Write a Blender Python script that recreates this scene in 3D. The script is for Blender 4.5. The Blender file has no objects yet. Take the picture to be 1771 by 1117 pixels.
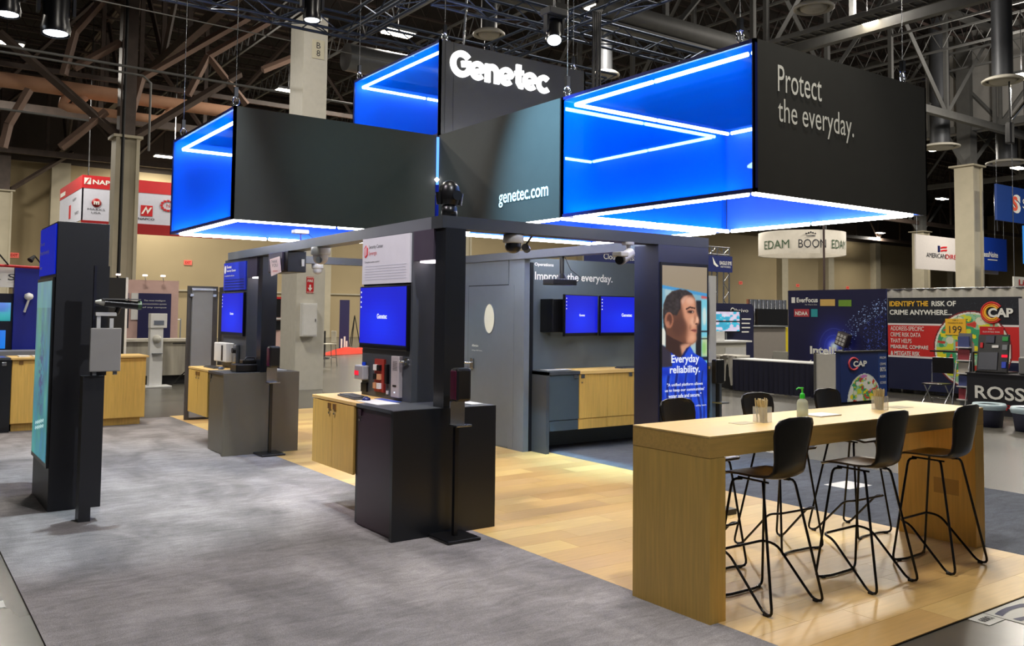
import bpy, bmesh, math, random
import numpy as np
from mathutils import Vector, Matrix
random.seed(7)
rng = np.random.default_rng(5)
SC = bpy.context.scene
COL = SC.collection
PI = math.pi

# ------------------------------------------------------------------ camera
F_PX, YAW, PITCH, ROLL = 1516.17, 0.9485, 0.0522, -0.011
fw = Vector((math.cos(YAW)*math.cos(PITCH), math.sin(YAW)*math.cos(PITCH), math.sin(PITCH)))
rt = fw.cross(Vector((0, 0, 1))).normalized()
dn = fw.cross(rt)
r2 = math.cos(ROLL)*rt + math.sin(ROLL)*dn
d2 = -math.sin(ROLL)*rt + math.cos(ROLL)*dn
cd = bpy.data.cameras.new('camera')
cd.sensor_fit = 'HORIZONTAL'; cd.sensor_width = 36
cd.lens = F_PX*36/1771
cd.shift_y = -94.19/1771
cd.clip_end = 400
cam = bpy.data.objects.new('camera', cd); COL.objects.link(cam)
m = Matrix((r2, -d2, -fw)).transposed().to_4x4()
m.translation = Vector((0, 0, 1.75))
cam.matrix_world = m
SC.camera = cam

# ------------------------------------------------------------------ world, exposure
SC.view_settings.view_transform = 'Standard'
SC.view_settings.look = 'None'
SC.view_settings.gamma = 1
SC.view_settings.use_curve_mapping = False
SC.view_settings.exposure = 0.0
W = bpy.data.worlds.new('world'); SC.world = W; W.use_nodes = True
W.node_tree.nodes['Background'].inputs[0].default_value = (0.9, 0.92, 1.0, 1)
W.node_tree.nodes['Background'].inputs[1].default_value = 0.14
SC.cycles.use_denoising = True
SC.cycles.max_bounces = 7
SC.cycles.diffuse_bounces = 3
SC.cycles.transparent_max_bounces = 12
SC.cycles.sample_clamp_indirect = 4
SC.cycles.caustics_reflective = False
SC.cycles.caustics_refractive = False

def area(loc, size, power, color=(1, .93, .82), size_y=None, rot=(0, 0, 0), spread=None):
    l = bpy.data.lights.new('lamp_light', 'AREA'); l.energy = power; l.color = color; l.size = size
    if size_y: l.shape = 'RECTANGLE'; l.size_y = size_y
    if spread: l.spread = spread
    o = bpy.data.objects.new('lamp_light', l); COL.objects.link(o); o.location = loc; o.rotation_euler = rot
    return o
def spot(loc, target, power, angle, color=(1, .96, .9), blend=.5, rad=.08):
    l = bpy.data.lights.new('spot_light', 'SPOT'); l.energy = power; l.color = color
    l.spot_size = math.radians(angle); l.spot_blend = blend; l.shadow_soft_size = rad
    o = bpy.data.objects.new('spot_light', l); COL.objects.link(o); o.location = loc
    o.rotation_euler = (Vector(target)-Vector(loc)).to_track_quat('-Z', 'Y').to_euler()
    return o
# hall high-bay lamps (their housings are built further down, at the same places)
BAYS = [(3.2, 35.1), (13.6, 35.3), (24.7, 15.5), (13.5, 55.1), (8.2, 64.0), (13.6, 25.6), (17.5, 19.8), (35.1, 15.6),
        (46.5, 25.4), (66.4, 35.5), (56.3, 25.3), (88.1, 54.0)]
for x, y in BAYS:
    area((x, y, 10.7), .9, 900)
for x, y, p in [(3, 15, 750), (13.6, 8, 750), (3, 4, 420), (24, 5, 900), (-7, 20, 700), (25, 30, 900), (35, 40, 900), (50, 45, 900),
                (-6, 44, 1100), (3, 48, 1000), (24, 47, 1400), (75, 48, 1500), (36, 48, 1400), (34, 27, 900), (45, 12, 900)]:
    area((x, y, 10.7), 1.2, p)  # added soft ceiling lights for the whole hall, no housings built
for x, y, p in ((35.1, 15.6, 900), (24.7, 15.5, 500), (13.6, 25.6, 350), (13.6, 35.3, 160)):   # added point lights for upward spill onto bulkhead and roof steel
    l = bpy.data.lights.new('added_spill', 'POINT'); l.energy = p; l.shadow_soft_size = .4; l.color = (1, .93, .84)
    o = bpy.data.objects.new('added_spill', l); COL.objects.link(o); o.location = (x, y, 11.5)
# booth spotlights: rig lamps, and some added to brighten kiosks and cabinets
spot((3.2, 2.2, 6.0), (2.2, 6.0, 0), 620, 75, (.95, .96, 1))
spot((2.2, 8.5, 6.0), (1.5, 9.4, 0), 1300, 62, (.82, .95, 1))
spot((5.9, 4.0, 6.1), (5.2, 3.3, 0), 260, 80, (1, .93, .8))
spot((4.6, 12.2, 6.0), (5.0, 8.2, 0), 420, 62, (1, .95, .75))
spot((3.3, 6.3, 6.0), (5.4, 7.0, 3.3), 5200, 30, (.30, .70, 1), 1.0)
spot((.4, 5.8, 6.0), (3.6, 7.1, 1.6), 1150, 34, (1, .9, .95), .8)  # added light for the near kiosk's left faces
spot((.6, 12.2, 6.0), (3.8, 11.6, 1.5), 900, 36, (1, .93, .9), .8)  # added likewise for the far kiosk
spot((1.2, 5.4, 5.4), (4.6, 9.1, 3.2), 700, 26, (.35, .8, .85), 1.0)
spot((3.6, 3.2, 6.2), (6.6, 9.6, 1.4), 700, 30, (.9, .95, 1), .8)
spot((4.7, 6.32, 2.33), (8.0, 9.1, .9), 110, 62, (1, .96, .88), .9, .04)  # added under the frame to brighten the operations cabinets
spot((1.4, 11.2, 6.0), (2.5, 14.2, .6), 750, 60, (1, .95, .85), .9)  # added to lift the back left oak counter
spot((4.2, 7.2, 6.0), (6.6, 9.6, 1.8), 500, 30, (.85, .93, 1), .9)
spot((3.4, 4.4, 6.2), (6.3, 9.1, 4.6), 260, 42, (1, .95, .85), .9)
spot((5.2, 0.9, 6.2), (6.6, 4.3, 3.4), 300, 50, (1, .95, .85), 1.0)

# ------------------------------------------------------------------ materials
def lin(c):
    return tuple(((v/255)/12.92 if v/255 <= .04045 else ((v/255+.055)/1.055)**2.4) for v in c)
MATS = {}
def mat(name, rgb, rough=.5, metal=0, emit=0, var=0, scale=8, bump=0, bscale=60, stretch=None, alpha=1, trans=0, spec=None):
    if name in MATS: return MATS[name]
    M = bpy.data.materials.new(name); M.use_nodes = True
    nt = M.node_tree; b = nt.nodes['Principled BSDF']
    c = (*lin(rgb), 1)
    b.inputs['Base Color'].default_value = c
    b.inputs['Roughness'].default_value = rough
    b.inputs['Metallic'].default_value = metal
    if spec is not None: b.inputs['Specular IOR Level'].default_value = spec
    if alpha < 1: b.inputs['Alpha'].default_value = alpha
    if trans: b.inputs['Transmission Weight'].default_value = trans
    if emit:
        b.inputs['Emission Color'].default_value = c; b.inputs['Emission Strength'].default_value = emit
    tc = nt.nodes.new('ShaderNodeTexCoord'); mp = nt.nodes.new('ShaderNodeMapping')
    nt.links.new(tc.outputs['Object'], mp.inputs[0])
    if stretch: mp.inputs['Scale'].default_value = stretch
    n = nt.nodes.new('ShaderNodeTexNoise'); n.inputs['Scale'].default_value = scale; n.inputs['Detail'].default_value = 4
    nt.links.new(mp.outputs[0], n.inputs[0])
    v = var if var else .03
    cr = nt.nodes.new('ShaderNodeValToRGB')
    cr.color_ramp.elements[0].position = .3; cr.color_ramp.elements[1].position = .7
    cr.color_ramp.elements[0].color = tuple(min(1, x*(1-v)) for x in c[:3])+(1,)
    cr.color_ramp.elements[1].color = tuple(min(1, x*(1+v)) for x in c[:3])+(1,)
    nt.links.new(n.outputs[0], cr.inputs[0]); nt.links.new(cr.outputs[0], b.inputs['Base Color'])
    if bump:
        n2 = nt.nodes.new('ShaderNodeTexNoise'); n2.inputs['Scale'].default_value = bscale; n2.inputs['Detail'].default_value = 3
        nt.links.new(mp.outputs[0], n2.inputs[0])
        bp = nt.nodes.new('ShaderNodeBump'); bp.inputs['Strength'].default_value = bump; bp.inputs['Distance'].default_value = .01
        nt.links.new(n2.outputs[0], bp.inputs['Height']); nt.links.new(bp.outputs[0], b.inputs['Normal'])
    MATS[name] = M
    return M
def glow(name, rgb, s):
    if name in MATS: return MATS[name]
    M = bpy.data.materials.new(name); M.use_nodes = True; nt = M.node_tree; nt.nodes.clear()
    o = nt.nodes.new('ShaderNodeOutputMaterial'); e = nt.nodes.new('ShaderNodeEmission')
    e.inputs[0].default_value = (*lin(rgb), 1); e.inputs[1].default_value = s
    nt.links.new(e.outputs[0], o.inputs[0]); MATS[name] = M
    return M
def picmat(name, emit=0, rough=.4):
    if name in MATS: return MATS[name]
    M = bpy.data.materials.new(name); M.use_nodes = True; nt = M.node_tree; b = nt.nodes['Principled BSDF']
    a = nt.nodes.new('ShaderNodeVertexColor'); a.layer_name = 'Col'
    b.inputs['Roughness'].default_value = rough
    if emit:
        b.inputs['Base Color'].default_value = (.01, .01, .01, 1)
        nt.links.new(a.outputs[0], b.inputs['Emission Color']); b.inputs['Emission Strength'].default_value = emit
    else: nt.links.new(a.outputs[0], b.inputs['Base Color'])
    MATS[name] = M
    return M
def scrim():
    M = bpy.data.materials.new('blue_scrim'); M.use_nodes = True; nt = M.node_tree; nt.nodes.clear()
    o = nt.nodes.new('ShaderNodeOutputMaterial')
    tr = nt.nodes.new('ShaderNodeBsdfTransparent'); tr.inputs[0].default_value = (.42, .68, 1, 1)
    df = nt.nodes.new('ShaderNodeBsdfDiffuse'); df.inputs[0].default_value = (.0, .09, .75, 1)
    tl = nt.nodes.new('ShaderNodeBsdfTranslucent'); tl.inputs[0].default_value = (.0, .12, .9, 1)
    m1 = nt.nodes.new('ShaderNodeMixShader'); m1.inputs[0].default_value = .6
    nt.links.new(df.outputs[0], m1.inputs[1]); nt.links.new(tl.outputs[0], m1.inputs[2])
    m2 = nt.nodes.new('ShaderNodeMixShader'); m2.inputs[0].default_value = .55
    nt.links.new(tr.outputs[0], m2.inputs[1]); nt.links.new(m1.outputs[0], m2.inputs[2])
    nt.links.new(m2.outputs[0], o.inputs[0])
    return M

CHAR = mat('charcoal_laminate', (62, 66, 71), .42, bump=.05, bscale=300)
CHAR2 = mat('dark_laminate', (20, 23, 28), .28, bump=.04, bscale=300)
SLATE = mat('slate_wall', (104, 112, 120), .5, bump=.03, bscale=200)
FAB = mat('black_fabric', (46, 46, 44), .85, bump=.15, bscale=500, var=.05)
OAK = mat('oak_laminate', (216, 176, 90), .45, var=.10, scale=6, stretch=(8, 8, .5), bump=.05, bscale=90)
OAKT = mat('oak_top', (222, 186, 116), .4, var=.06, scale=5, stretch=(.6, 9, 9))
BLK = mat('black_plastic', (16, 16, 18), .3)
BLKM = mat('matte_black', (12, 12, 13), .7)
STEEL = mat('steel', (170, 172, 175), .25, 1)
CHROME = mat('chrome', (210, 212, 215), .12, 1)
WHT = mat('white_plastic', (222, 222, 220), .4)
WPNT = mat('white_paint', (200, 197, 186), .5, var=.04)
CREAM = mat('cream_paint', (176, 168, 146), .6, var=.06, scale=2)
GREY = mat('grey_metal', (120, 124, 128), .45, .2)
BEAMM = mat('frame_paint', (92, 96, 102), .45)
RSTEEL = mat('roof_steel', (74, 62, 55), .6, var=.2, scale=3)
RSTEELG = mat('roof_steel_grey', (96, 96, 94), .6, var=.1, scale=3)
TRUSS = mat('truss_metal', (58, 66, 80), .35, .7)
DARKIN = mat('dark_inner', (14, 16, 18), .8)
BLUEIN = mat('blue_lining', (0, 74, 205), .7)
SCRIM = scrim()
TUBEL = glow('tube_light', (255, 253, 250), 26)
TUBEB = glow('blue_tube', (90, 150, 255), 2.2)
LAMP = glow('lamp_glow', (255, 240, 214), 30)
WTXT = glow('lit_letters', (255, 255, 255), 2.0)
WINK = mat('white_ink', (235, 235, 228), .5)
WGLOW = glow('screen_white', (235, 240, 255), 1.0)
RED = mat('red_print', (196, 26, 34), .5)
DKRED = mat('dark_red_print', (150, 8, 12), .5)
NAVY = mat('navy_print', (14, 22, 78), .5)
INK = mat('dark_ink', (40, 42, 50), .5)
SCRB = glow('blue_screen', (6, 20, 214), 1.0)
GLASSM = mat('clear_acrylic', (235, 240, 240), .05, alpha=.22)

# ------------------------------------------------------------------ helpers
ORG = {}
def tag(o, label=None, cat=None, group=None, kind=None):
    if label: o['label'] = label
    if cat: o['category'] = cat
    if group: o['group'] = group
    if kind: o['kind'] = kind
    return o
def thing(name, label, cat, loc, group=None, kind=None):
    o = bpy.data.objects.new(name, None); COL.objects.link(o); o.location = loc; o.empty_display_size = .1
    ORG[o] = Vector(loc)
    return tag(o, label, cat, group, kind)
def frame(o, u=(1, 0, 0)):
    """a vertical plane: point(a,b,c) = o + a*u + b*Z + c*n, n the outward normal"""
    u = Vector(u).normalized(); z = Vector((0, 0, 1)); n = u.cross(z)
    return (Vector(o), u, z, n)
def fp(fr, a, b, c=0):
    return fr[0]+fr[1]*a+fr[2]*b+fr[3]*c
class MB:
    def __init__(s): s.v = []; s.f = []; s.sm = []
    def add(s, vs, fs, smooth=False):
        n = len(s.v); s.v += [Vector(p) for p in vs]; s.f += [tuple(i+n for i in f) for f in fs]; s.sm += [smooth]*len(fs); return s
    def box(s, x0, x1, y0, y1, z0, z1, T=None, b=0):
        if b:
            # chamfered box: 24 verts
            bm = bmesh.new(); bmesh.ops.create_cube(bm, size=1)
            for v in bm.verts: v.co = Vector(((x0+x1)/2+v.co.x*(x1-x0), (y0+y1)/2+v.co.y*(y1-y0), (z0+z1)/2+v.co.z*(z1-z0)))
            bmesh.ops.bevel(bm, geom=list(bm.edges), offset=b, segments=2, affect='EDGES', profile=.5)
            bm.verts.index_update()
            vs = [v.co.copy() for v in bm.verts]; fs = [[v.index for v in f.verts] for f in bm.faces]; bm.free()
        else:
            vs = [(x, y, z) for z in (z0, z1) for y in (y0, y1) for x in (x0, x1)]
            fs = [(0, 2, 3, 1), (4, 5, 7, 6), (0, 1, 5, 4), (2, 6, 7, 3), (0, 4, 6, 2), (1, 3, 7, 5)]
        if T: vs = [T(*p) for p in vs]
        return s.add(vs, fs)
    def fbox(s, fr, a0, a1, b0, b1, c0, c1, b=0):
        return s.box(a0, a1, c0, c1, b0, b1, T=lambda a, c, z: fp(fr, a, z, c), b=b)
    def poly(s, fr, pts, c0, c1):
        n = len(pts)
        vs = [fp(fr, a, b, c0) for a, b in pts]+[fp(fr, a, b, c1) for a, b in pts]
        fs = [tuple(range(n-1, -1, -1)), tuple(range(n, 2*n))]+[(i, (i+1) % n, n+(i+1) % n, n+i) for i in range(n)]
        return s.add(vs, fs)
    def tube(s, pts, r, seg=8, closed=False):
        pts = [Vector(p) for p in pts]; n = len(pts); rings = []
        rr = r if isinstance(r, (list, tuple)) else [r]*n
        up = None
        for i, p in enumerate(pts):
            if closed: d = pts[(i+1) % n]-pts[i-1]
            else: d = pts[min(i+1, n-1)]-pts[max(i-1, 0)]
            d.normalize()
            if up is None:
                up = Vector((0, 0, 1)) if abs(d.z) < .9 else Vector((1, 0, 0))
            a = d.cross(up)
            if a.length < 1e-4: a = d.orthogonal()
            a.normalize(); b = a.cross(d); up = b
            rings.append([p+(a*math.cos(t)+b*math.sin(t))*rr[i] for t in [2*PI*k/seg for k in range(seg)]])
        vs = [q for R_ in rings for q in R_]; fs = []
        for i in range(n if closed else n-1):
            j = (i+1) % n
            for k in range(seg): fs.append((i*seg+k, i*seg+(k+1) % seg, j*seg+(k+1) % seg, j*seg+k))
        s.add(vs, fs, seg > 4)
        if not closed: s.add(rings[0], [tuple(range(seg-1, -1, -1))]); s.add(rings[-1], [tuple(range(seg))])
        return s
    def cyl(s, p, r, h, seg=20, axis=(0, 0, 1)):
        p = Vector(p); return s.tube([p, p+Vector(axis)*h], r, seg)
    def lathe(s, p, prof, seg=24, axis=None):
        p = Vector(p); q = Vector(axis).to_track_quat('Z', 'Y') if axis else None
        vs = []; n = len(prof)
        for r, z in prof:
            for k in range(seg):
                t = 2*PI*k/seg; w = Vector((r*math.cos(t), r*math.sin(t), z))
                vs.append(p+(q @ w if q else w))
        fs = [(i*seg+k, i*seg+(k+1) % seg, (i+1)*seg+(k+1) % seg, (i+1)*seg+k) for i in range(n-1) for k in range(seg)]
        return s.add(vs, fs, True)
    def build(s, name, m, parent=None, label=None, cat=None, group=None, kind=None):
        if parent is not None and parent in ORG: o0 = ORG[parent]
        else:
            xs = [v.x for v in s.v]; ys = [v.y for v in s.v]; zs = [v.z for v in s.v]
            o0 = Vector(((min(xs)+max(xs))/2, (min(ys)+max(ys))/2, min(zs)))
        me = bpy.data.meshes.new(name); me.from_pydata([v-o0 for v in s.v], [], s.f)
        me.polygons.foreach_set('use_smooth', s.sm); me.materials.append(m)
        bm = bmesh.new(); bm.from_mesh(me); bmesh.ops.recalc_face_normals(bm, faces=bm.faces); bm.to_mesh(me); bm.free()
        me.update()
        o = bpy.data.objects.new(name, me); COL.objects.link(o)
        ORG[o] = o0
        if parent is not None: o.parent = parent
        else: o.location = o0
        return tag(o, label, cat, group, kind)
def box(name, m, parent, x0, x1, y0, y1, z0, z1, b=0, **k):
    return MB().box(min(x0, x1), max(x0, x1), min(y0, y1), max(y0, y1), min(z0, z1), max(z0, z1), b=b).build(name, m, parent, **k)
def fbox(name, m, parent, fr, a0, a1, b0, b1, c0, c1, b=0, **k):
    return MB().fbox(fr, a0, a1, b0, b1, c0, c1, b).build(name, m, parent, **k)
def text(s, fr, a, b, h, m, parent, w=None, bold=0, c=.004, ext=.002, name='lettering', align='l', **k):
    """lettering as flat raised print; (a,b) = left baseline, h = height of the whole string box, w = its width"""
    cu = bpy.data.curves.new('t', 'FONT'); cu.body = s; cu.size = 1; cu.offset = bold; cu.resolution_u = 3
    cu.extrude = 0
    ob = bpy.data.objects.new('t', cu); COL.objects.link(ob)
    dg = bpy.context.evaluated_depsgraph_get(); me = bpy.data.meshes.new_from_object(ob.evaluated_get(dg))
    bpy.data.objects.remove(ob); bpy.data.curves.remove(cu)
    co = np.empty(len(me.vertices)*3); me.vertices.foreach_get('co', co); co = co.reshape(-1, 3)
    x0, x1 = co[:, 0].min(), co[:, 0].max(); y0, y1 = co[:, 1].min(), co[:, 1].max()
    sy = h/(y1-y0); sx = (w/(x1-x0)) if w else sy
    W_ = (x1-x0)*sx
    if align == 'c': a -= W_/2
    if align == 'r': a -= W_
    base = y0 if True else 0
    vs = [fp(fr, a+(p[0]-x0)*sx, b+(p[1]-base)*sy, c) for p in co]
    o0 = ORG[parent] if parent is not None else vs[0]
    me.vertices.foreach_set('co', np.array([v-o0 for v in vs]).ravel()); me.update()
    me.materials.clear(); me.materials.append(m)
    o = bpy.data.objects.new(name, me); COL.objects.link(o); ORG[o] = o0
    if parent is not None: o.parent = parent
    return tag(o, **k) if k else o
def picture(name, fr, a0, a1, b0, b1, nx, ny, func, m, parent, c=.003, **k):
    """a printed or lit picture: a fine grid; func(u,v) -> sRGB 0..255 array, u right 0..1, v up 0..1"""
    u, v = np.meshgrid((np.arange(nx)+.5)/nx, (np.arange(ny)+.5)/ny)
    img = np.clip(func(u, v), 0, 255)/255.
    img = np.where(img <= .04045, img/12.92, ((img+.055)/1.055)**2.4)
    gu, gv = np.meshgrid(np.linspace(a0, a1, nx+1), np.linspace(b0, b1, ny+1))
    o0 = ORG[parent]
    O, U, Z, N = [np.array(t) for t in fr]
    P = O+gu[..., None]*U+gv[..., None]*Z+c*N-np.array(o0)
    P = P.reshape(-1, 3)
    idx = np.arange((nx+1)*(ny+1)).reshape(ny+1, nx+1)
    fs = np.stack([idx[:-1, :-1], idx[:-1, 1:], idx[1:, 1:], idx[1:, :-1]], -1).reshape(-1, 4)
    me = bpy.data.meshes.new(name); me.from_pydata(P.tolist(), [], fs.tolist())
    ca = me.color_attributes.new('Col', 'FLOAT_COLOR', 'CORNER')
    cc = np.ones((len(fs), 4, 4), np.float32); cc[:, :, :3] = img.reshape(-1, 1, 3)
    ca.data.foreach_set('color', cc.ravel()); me.materials.append(m)
    o = bpy.data.objects.new(name, me); COL.objects.link(o); o.parent = parent; ORG[o] = o0
    return tag(o, **k) if k else o
def inpoly(x, y, pts):
    r = np.zeros(x.shape, bool); n = len(pts)
    for i in range(n):
        x0, y0 = pts[i]; x1, y1 = pts[(i+1) % n]
        if y0 == y1: continue
        cnd = ((y0 > y) != (y1 > y)) & (x < (x1-x0)*(y-y0)/(y1-y0)+x0)
        r ^= cnd
    return r
def vnoise(u, v, s, seed=0):
    R_ = np.random.default_rng(seed); n = 64; g = R_.random((n, n))
    x = u*s; y = v*s; xi = np.floor(x).astype(int); yi = np.floor(y).astype(int); fx = x-xi; fy = y-yi
    fx = fx*fx*(3-2*fx); fy = fy*fy*(3-2*fy)
    G = lambda a, b: g[a % n, b % n]
    return (G(xi, yi)*(1-fx)+G(xi+1, yi)*fx)*(1-fy)+(G(xi, yi+1)*(1-fx)+G(xi+1, yi+1)*fx)*fy
def copy_tree(o, parent=None):
    c = o.copy(); COL.objects.link(c); c.parent = parent; ORG[c] = ORG.get(o, Vector())
    for ch in list(o.children): copy_tree(ch, c)
    return c
def mesh_obj(name, me, parent, loc):
    o = bpy.data.objects.new(name, me); COL.objects.link(o); o.parent = parent; o.location = Vector(loc)-ORG[parent]; return o
def tex_struct(o): return tag(o, kind='structure')

# ------------------------------------------------------------------ floor, walls
def concrete():
    M = bpy.data.materials.new('polished_concrete'); M.use_nodes = True; nt = M.node_tree; b = nt.nodes['Principled BSDF']
    tc = nt.nodes.new('ShaderNodeTexCoord')
    n = nt.nodes.new('ShaderNodeTexNoise'); n.inputs['Scale'].default_value = .6; n.inputs['Detail'].default_value = 8
    nt.links.new(tc.outputs['Object'], n.inputs[0])
    cr = nt.nodes.new('ShaderNodeValToRGB'); cr.color_ramp.elements[0].position = .3; cr.color_ramp.elements[1].position = .72
    cr.color_ramp.elements[0].color = (*lin((72, 70, 64)), 1); cr.color_ramp.elements[1].color = (*lin((102, 99, 91)), 1)
    nt.links.new(n.outputs[0], cr.inputs[0]); nt.links.new(cr.outputs[0], b.inputs['Base Color'])
    b.inputs['Roughness'].default_value = .27; b.inputs['Specular IOR Level'].default_value = .5
    return M
MB().box(-60, 150, -20, 75, -.2, 0).build('floor', concrete(), kind='structure')
WALLM = mat('beige_wall', (166, 150, 116), .8, var=.05, scale=.4)
WALLD = mat('upper_wall_grey', (120, 112, 98), .8, var=.08, scale=.4)
MB().box(-60, 150, 58, 58.4, 0, 10.4).build('wall_back', WALLM, kind='structure')
MB().box(-60, 150, 58.0, 58.4, 10.4, 16).build('wall_back_upper', mat('dim_upper_wall', (70, 62, 56), .9), kind='structure')
MB().box(120, 120.4, -20, 58, 0, 16).build('wall_right', WALLM, kind='structure')
MB().box(-60.4, -60, -20, 58, 0, 16).build('wall_left', WALLM, kind='structure')
k = 0
for x in [-8.0, 8.3, 25, 42, 49, 59, 76, 84, 93, 110]:
    k += 1
    MB().box(x-.5, x+.5, 57.3, 58, 0, 10.4).build('trim_%d' % k, CREAM, kind='structure')
k += 1
MB().box(-60, 120, 57.85, 58, 3.0, 3.1).build('trim_%d' % k, CREAM, kind='structure')

# grey carpet, two pieces, and the plank floor between them
def carpet(name, base, var):
    M = bpy.data.materials.new(name); M.use_nodes = True; nt = M.node_tree; b = nt.nodes['Principled BSDF']
    tc = nt.nodes.new('ShaderNodeTexCoord'); L = nt.links
    mp = nt.nodes.new('ShaderNodeMapping'); mp.inputs['Scale'].default_value = (1, .55, 1); mp.inputs['Rotation'].default_value = (0, 0, .5)
    L.new(tc.outputs['Object'], mp.inputs[0])
    n = nt.nodes.new('ShaderNodeTexNoise'); n.inputs['Scale'].default_value = 1.6; n.inputs['Detail'].default_value = 7; n.inputs['Distortion'].default_value = .8
    L.new(mp.outputs[0], n.inputs[0])
    n2 = nt.nodes.new('ShaderNodeTexNoise'); n2.inputs['Scale'].default_value = 160; L.new(tc.outputs['Object'], n2.inputs[0])
    cr = nt.nodes.new('ShaderNodeValToRGB'); cr.color_ramp.elements[0].position = .32; cr.color_ramp.elements[1].position = .68
    cr.color_ramp.elements[0].color = (*[v*(1-var) for v in lin(base)], 1); cr.color_ramp.elements[1].color = (*[v*(1+var) for v in lin(base)], 1)
    L.new(n.outputs[0], cr.inputs[0])
    n3 = nt.nodes.new('ShaderNodeTexNoise'); n3.inputs['Scale'].default_value = 5.5; n3.inputs['Detail'].default_value = 9; n3.inputs['Roughness'].default_value = .75; n3.inputs['Distortion'].default_value = 1.2
    mp3 = nt.nodes.new('ShaderNodeMapping'); mp3.inputs['Scale'].default_value = (.5, 1.6, 1); mp3.inputs['Rotation'].default_value = (0, 0, -.6); L.new(tc.outputs['Object'], mp3.inputs[0]); L.new(mp3.outputs[0], n3.inputs[0])
    mx0 = nt.nodes.new('ShaderNodeMixRGB'); mx0.blend_type = 'OVERLAY'; mx0.inputs[0].default_value = .7; L.new(cr.outputs[0], mx0.inputs[1]); L.new(n3.outputs[0], mx0.inputs[2])
    mx = nt.nodes.new('ShaderNodeMixRGB'); mx.blend_type = 'OVERLAY'; mx.inputs[0].default_value = .55
    L.new(mx0.outputs[0], mx.inputs[1]); L.new(n2.outputs[0], mx.inputs[2]); L.new(mx.outputs[0], b.inputs['Base Color'])
    b.inputs['Roughness'].default_value = .95; b.inputs['Specular IOR Level'].default_value = .1
    bp = nt.nodes.new('ShaderNodeBump'); bp.inputs['Strength'].default_value = .5; bp.inputs['Distance'].default_value = .01
    L.new(n2.outputs[0], bp.inputs['Height']); L.new(bp.outputs[0], b.inputs['Normal'])
    return M
CARP = carpet('grey_carpet_pile', (134, 130, 131), .32)
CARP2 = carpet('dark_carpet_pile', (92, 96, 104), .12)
MB().box(.76, 3.93, 2.68, 15.0, .001, .012).build('carpet', CARP, label='light grey booth carpet in the open foreground left of the plank floor', cat='carpet')
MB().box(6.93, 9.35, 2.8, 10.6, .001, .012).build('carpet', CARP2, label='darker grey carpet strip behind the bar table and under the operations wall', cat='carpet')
pf = thing('plank_floor', 'pale wooden plank flooring running through the middle of the booth', 'flooring', (5.43, 2.8, 0))
box('underlay', DARKIN, pf, 3.93, 6.93, 2.68, 15.0, .001, .006)
PL = []
for i in range(6):
    t = random.Random(i).uniform(-1, 1)
    base = [(204, 168, 106), (212, 178, 114), (196, 158, 98), (218, 186, 118), (206, 170, 106), (200, 164, 108)][i]
    PL.append(mat('plank_wood_%d' % i, base, .38, var=.07, scale=4, stretch=(.8, 9, 1)))
y = 2.68; row = 0; L0 = 1.2; Wd = .244
pm = {}
while y < 14.9:
    x = 3.93-[0, .4, .8, .6][row % 4]
    while x < 6.93-1e-3:
        a = max(x, 3.93); b_ = min(x+L0, 6.93); kk = (round(b_-a, 3), random.randrange(6))
        if kk not in pm:
            mb = MB().box(-kk[0]/2+.0008, kk[0]/2-.0008, -Wd/2+.0008, Wd/2-.0008, 0, .006)
            me = bpy.data.meshes.new('plank'); me.from_pydata(mb.v, [], mb.f); me.materials.append(PL[kk[1]]); pm[kk] = me
        mesh_obj('plank', pm[kk], pf, ((a+b_)/2, y+Wd/2, .006)); x += L0
    y += Wd; row += 1

# ------------------------------------------------------------------ ceiling, roof steel
MB().box(-60, 150, -20, 75, 15.6, 15.9).build('ceiling', mat('dark_deck', (26, 20, 19), .9, var=.3, scale=1.5), kind='structure')
def roof_truss(p0, p1, z0, z1, bay, m, label, group):
    p0 = Vector((*p0, 0)); p1 = Vector((*p1, 0)); d = (p1-p0); L_ = d.length; u = d.normalized()
    r = thing('roof_truss', label, 'truss', (p0.x, p0.y, z0), group)
    for z, w in ((z0, .16), (z1, .14)):
        fr = frame((p0.x, p0.y, 0), u)
        fbox('chord', m, r, fr, 0, L_, z-w, z+w, -.13, .13)
    n = max(1, round(L_/bay)); bl = L_/n
    ms = []
    for s in (0, 1):
        mb = MB(); a = Vector((0, 0, z0)); b = Vector(u*bl)+Vector((0, 0, z1))
        if s: a, b = Vector((0, 0, z1)), Vector(u*bl)+Vector((0, 0, z0))
        mb.tube([a, b], .1, 4); mb2 = mb
        me = bpy.data.meshes.new('brace'); me.from_pydata([v-Vector((0, 0, z0)) for v in mb2.v], [], mb2.f); me.materials.append(m); ms.append(me)
    mb = MB().box(-.08, .08, -.08, .08, 0, z1-z0); mv = bpy.data.meshes.new('upright'); mv.from_pydata(mb.v, [], mb.f); mv.materials.append(m)
    for i in range(n):
        q = p0+u*bl*i
        mesh_obj('brace', ms[i % 2], r, (q.x, q.y, z0)); mesh_obj('upright', mv, r, (q.x, q.y, z0))
    return r
for y, z0, lab in ((19.6, 10.6, 'grey roof truss spanning above the column marked B 8'), (39.7, 9.8, 'brown roof truss resting on the cream capped columns'),
                   (54.5, 10.4, 'farthest roof truss just in front of the back wall')):
    roof_truss((-40, y), (110, y), z0, 15.2, 4.25, RSTEELG if y < 30 else RSTEEL, lab, 'roof trusses across the hall')
for x, lab in ((8.0, 'roof truss running away from the viewer above the left columns'), (25, 'roof truss running away from the viewer over the middle bay'),
               (42, 'roof truss running away from the viewer beside the grey bulkhead'), (59, 'roof truss running away above the far right bay')):
    roof_truss((x, 6), (x, 57), 10.9, 15.1, 3.4, RSTEELG if x > 20 else RSTEEL, lab, 'roof trusses along the hall')
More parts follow.
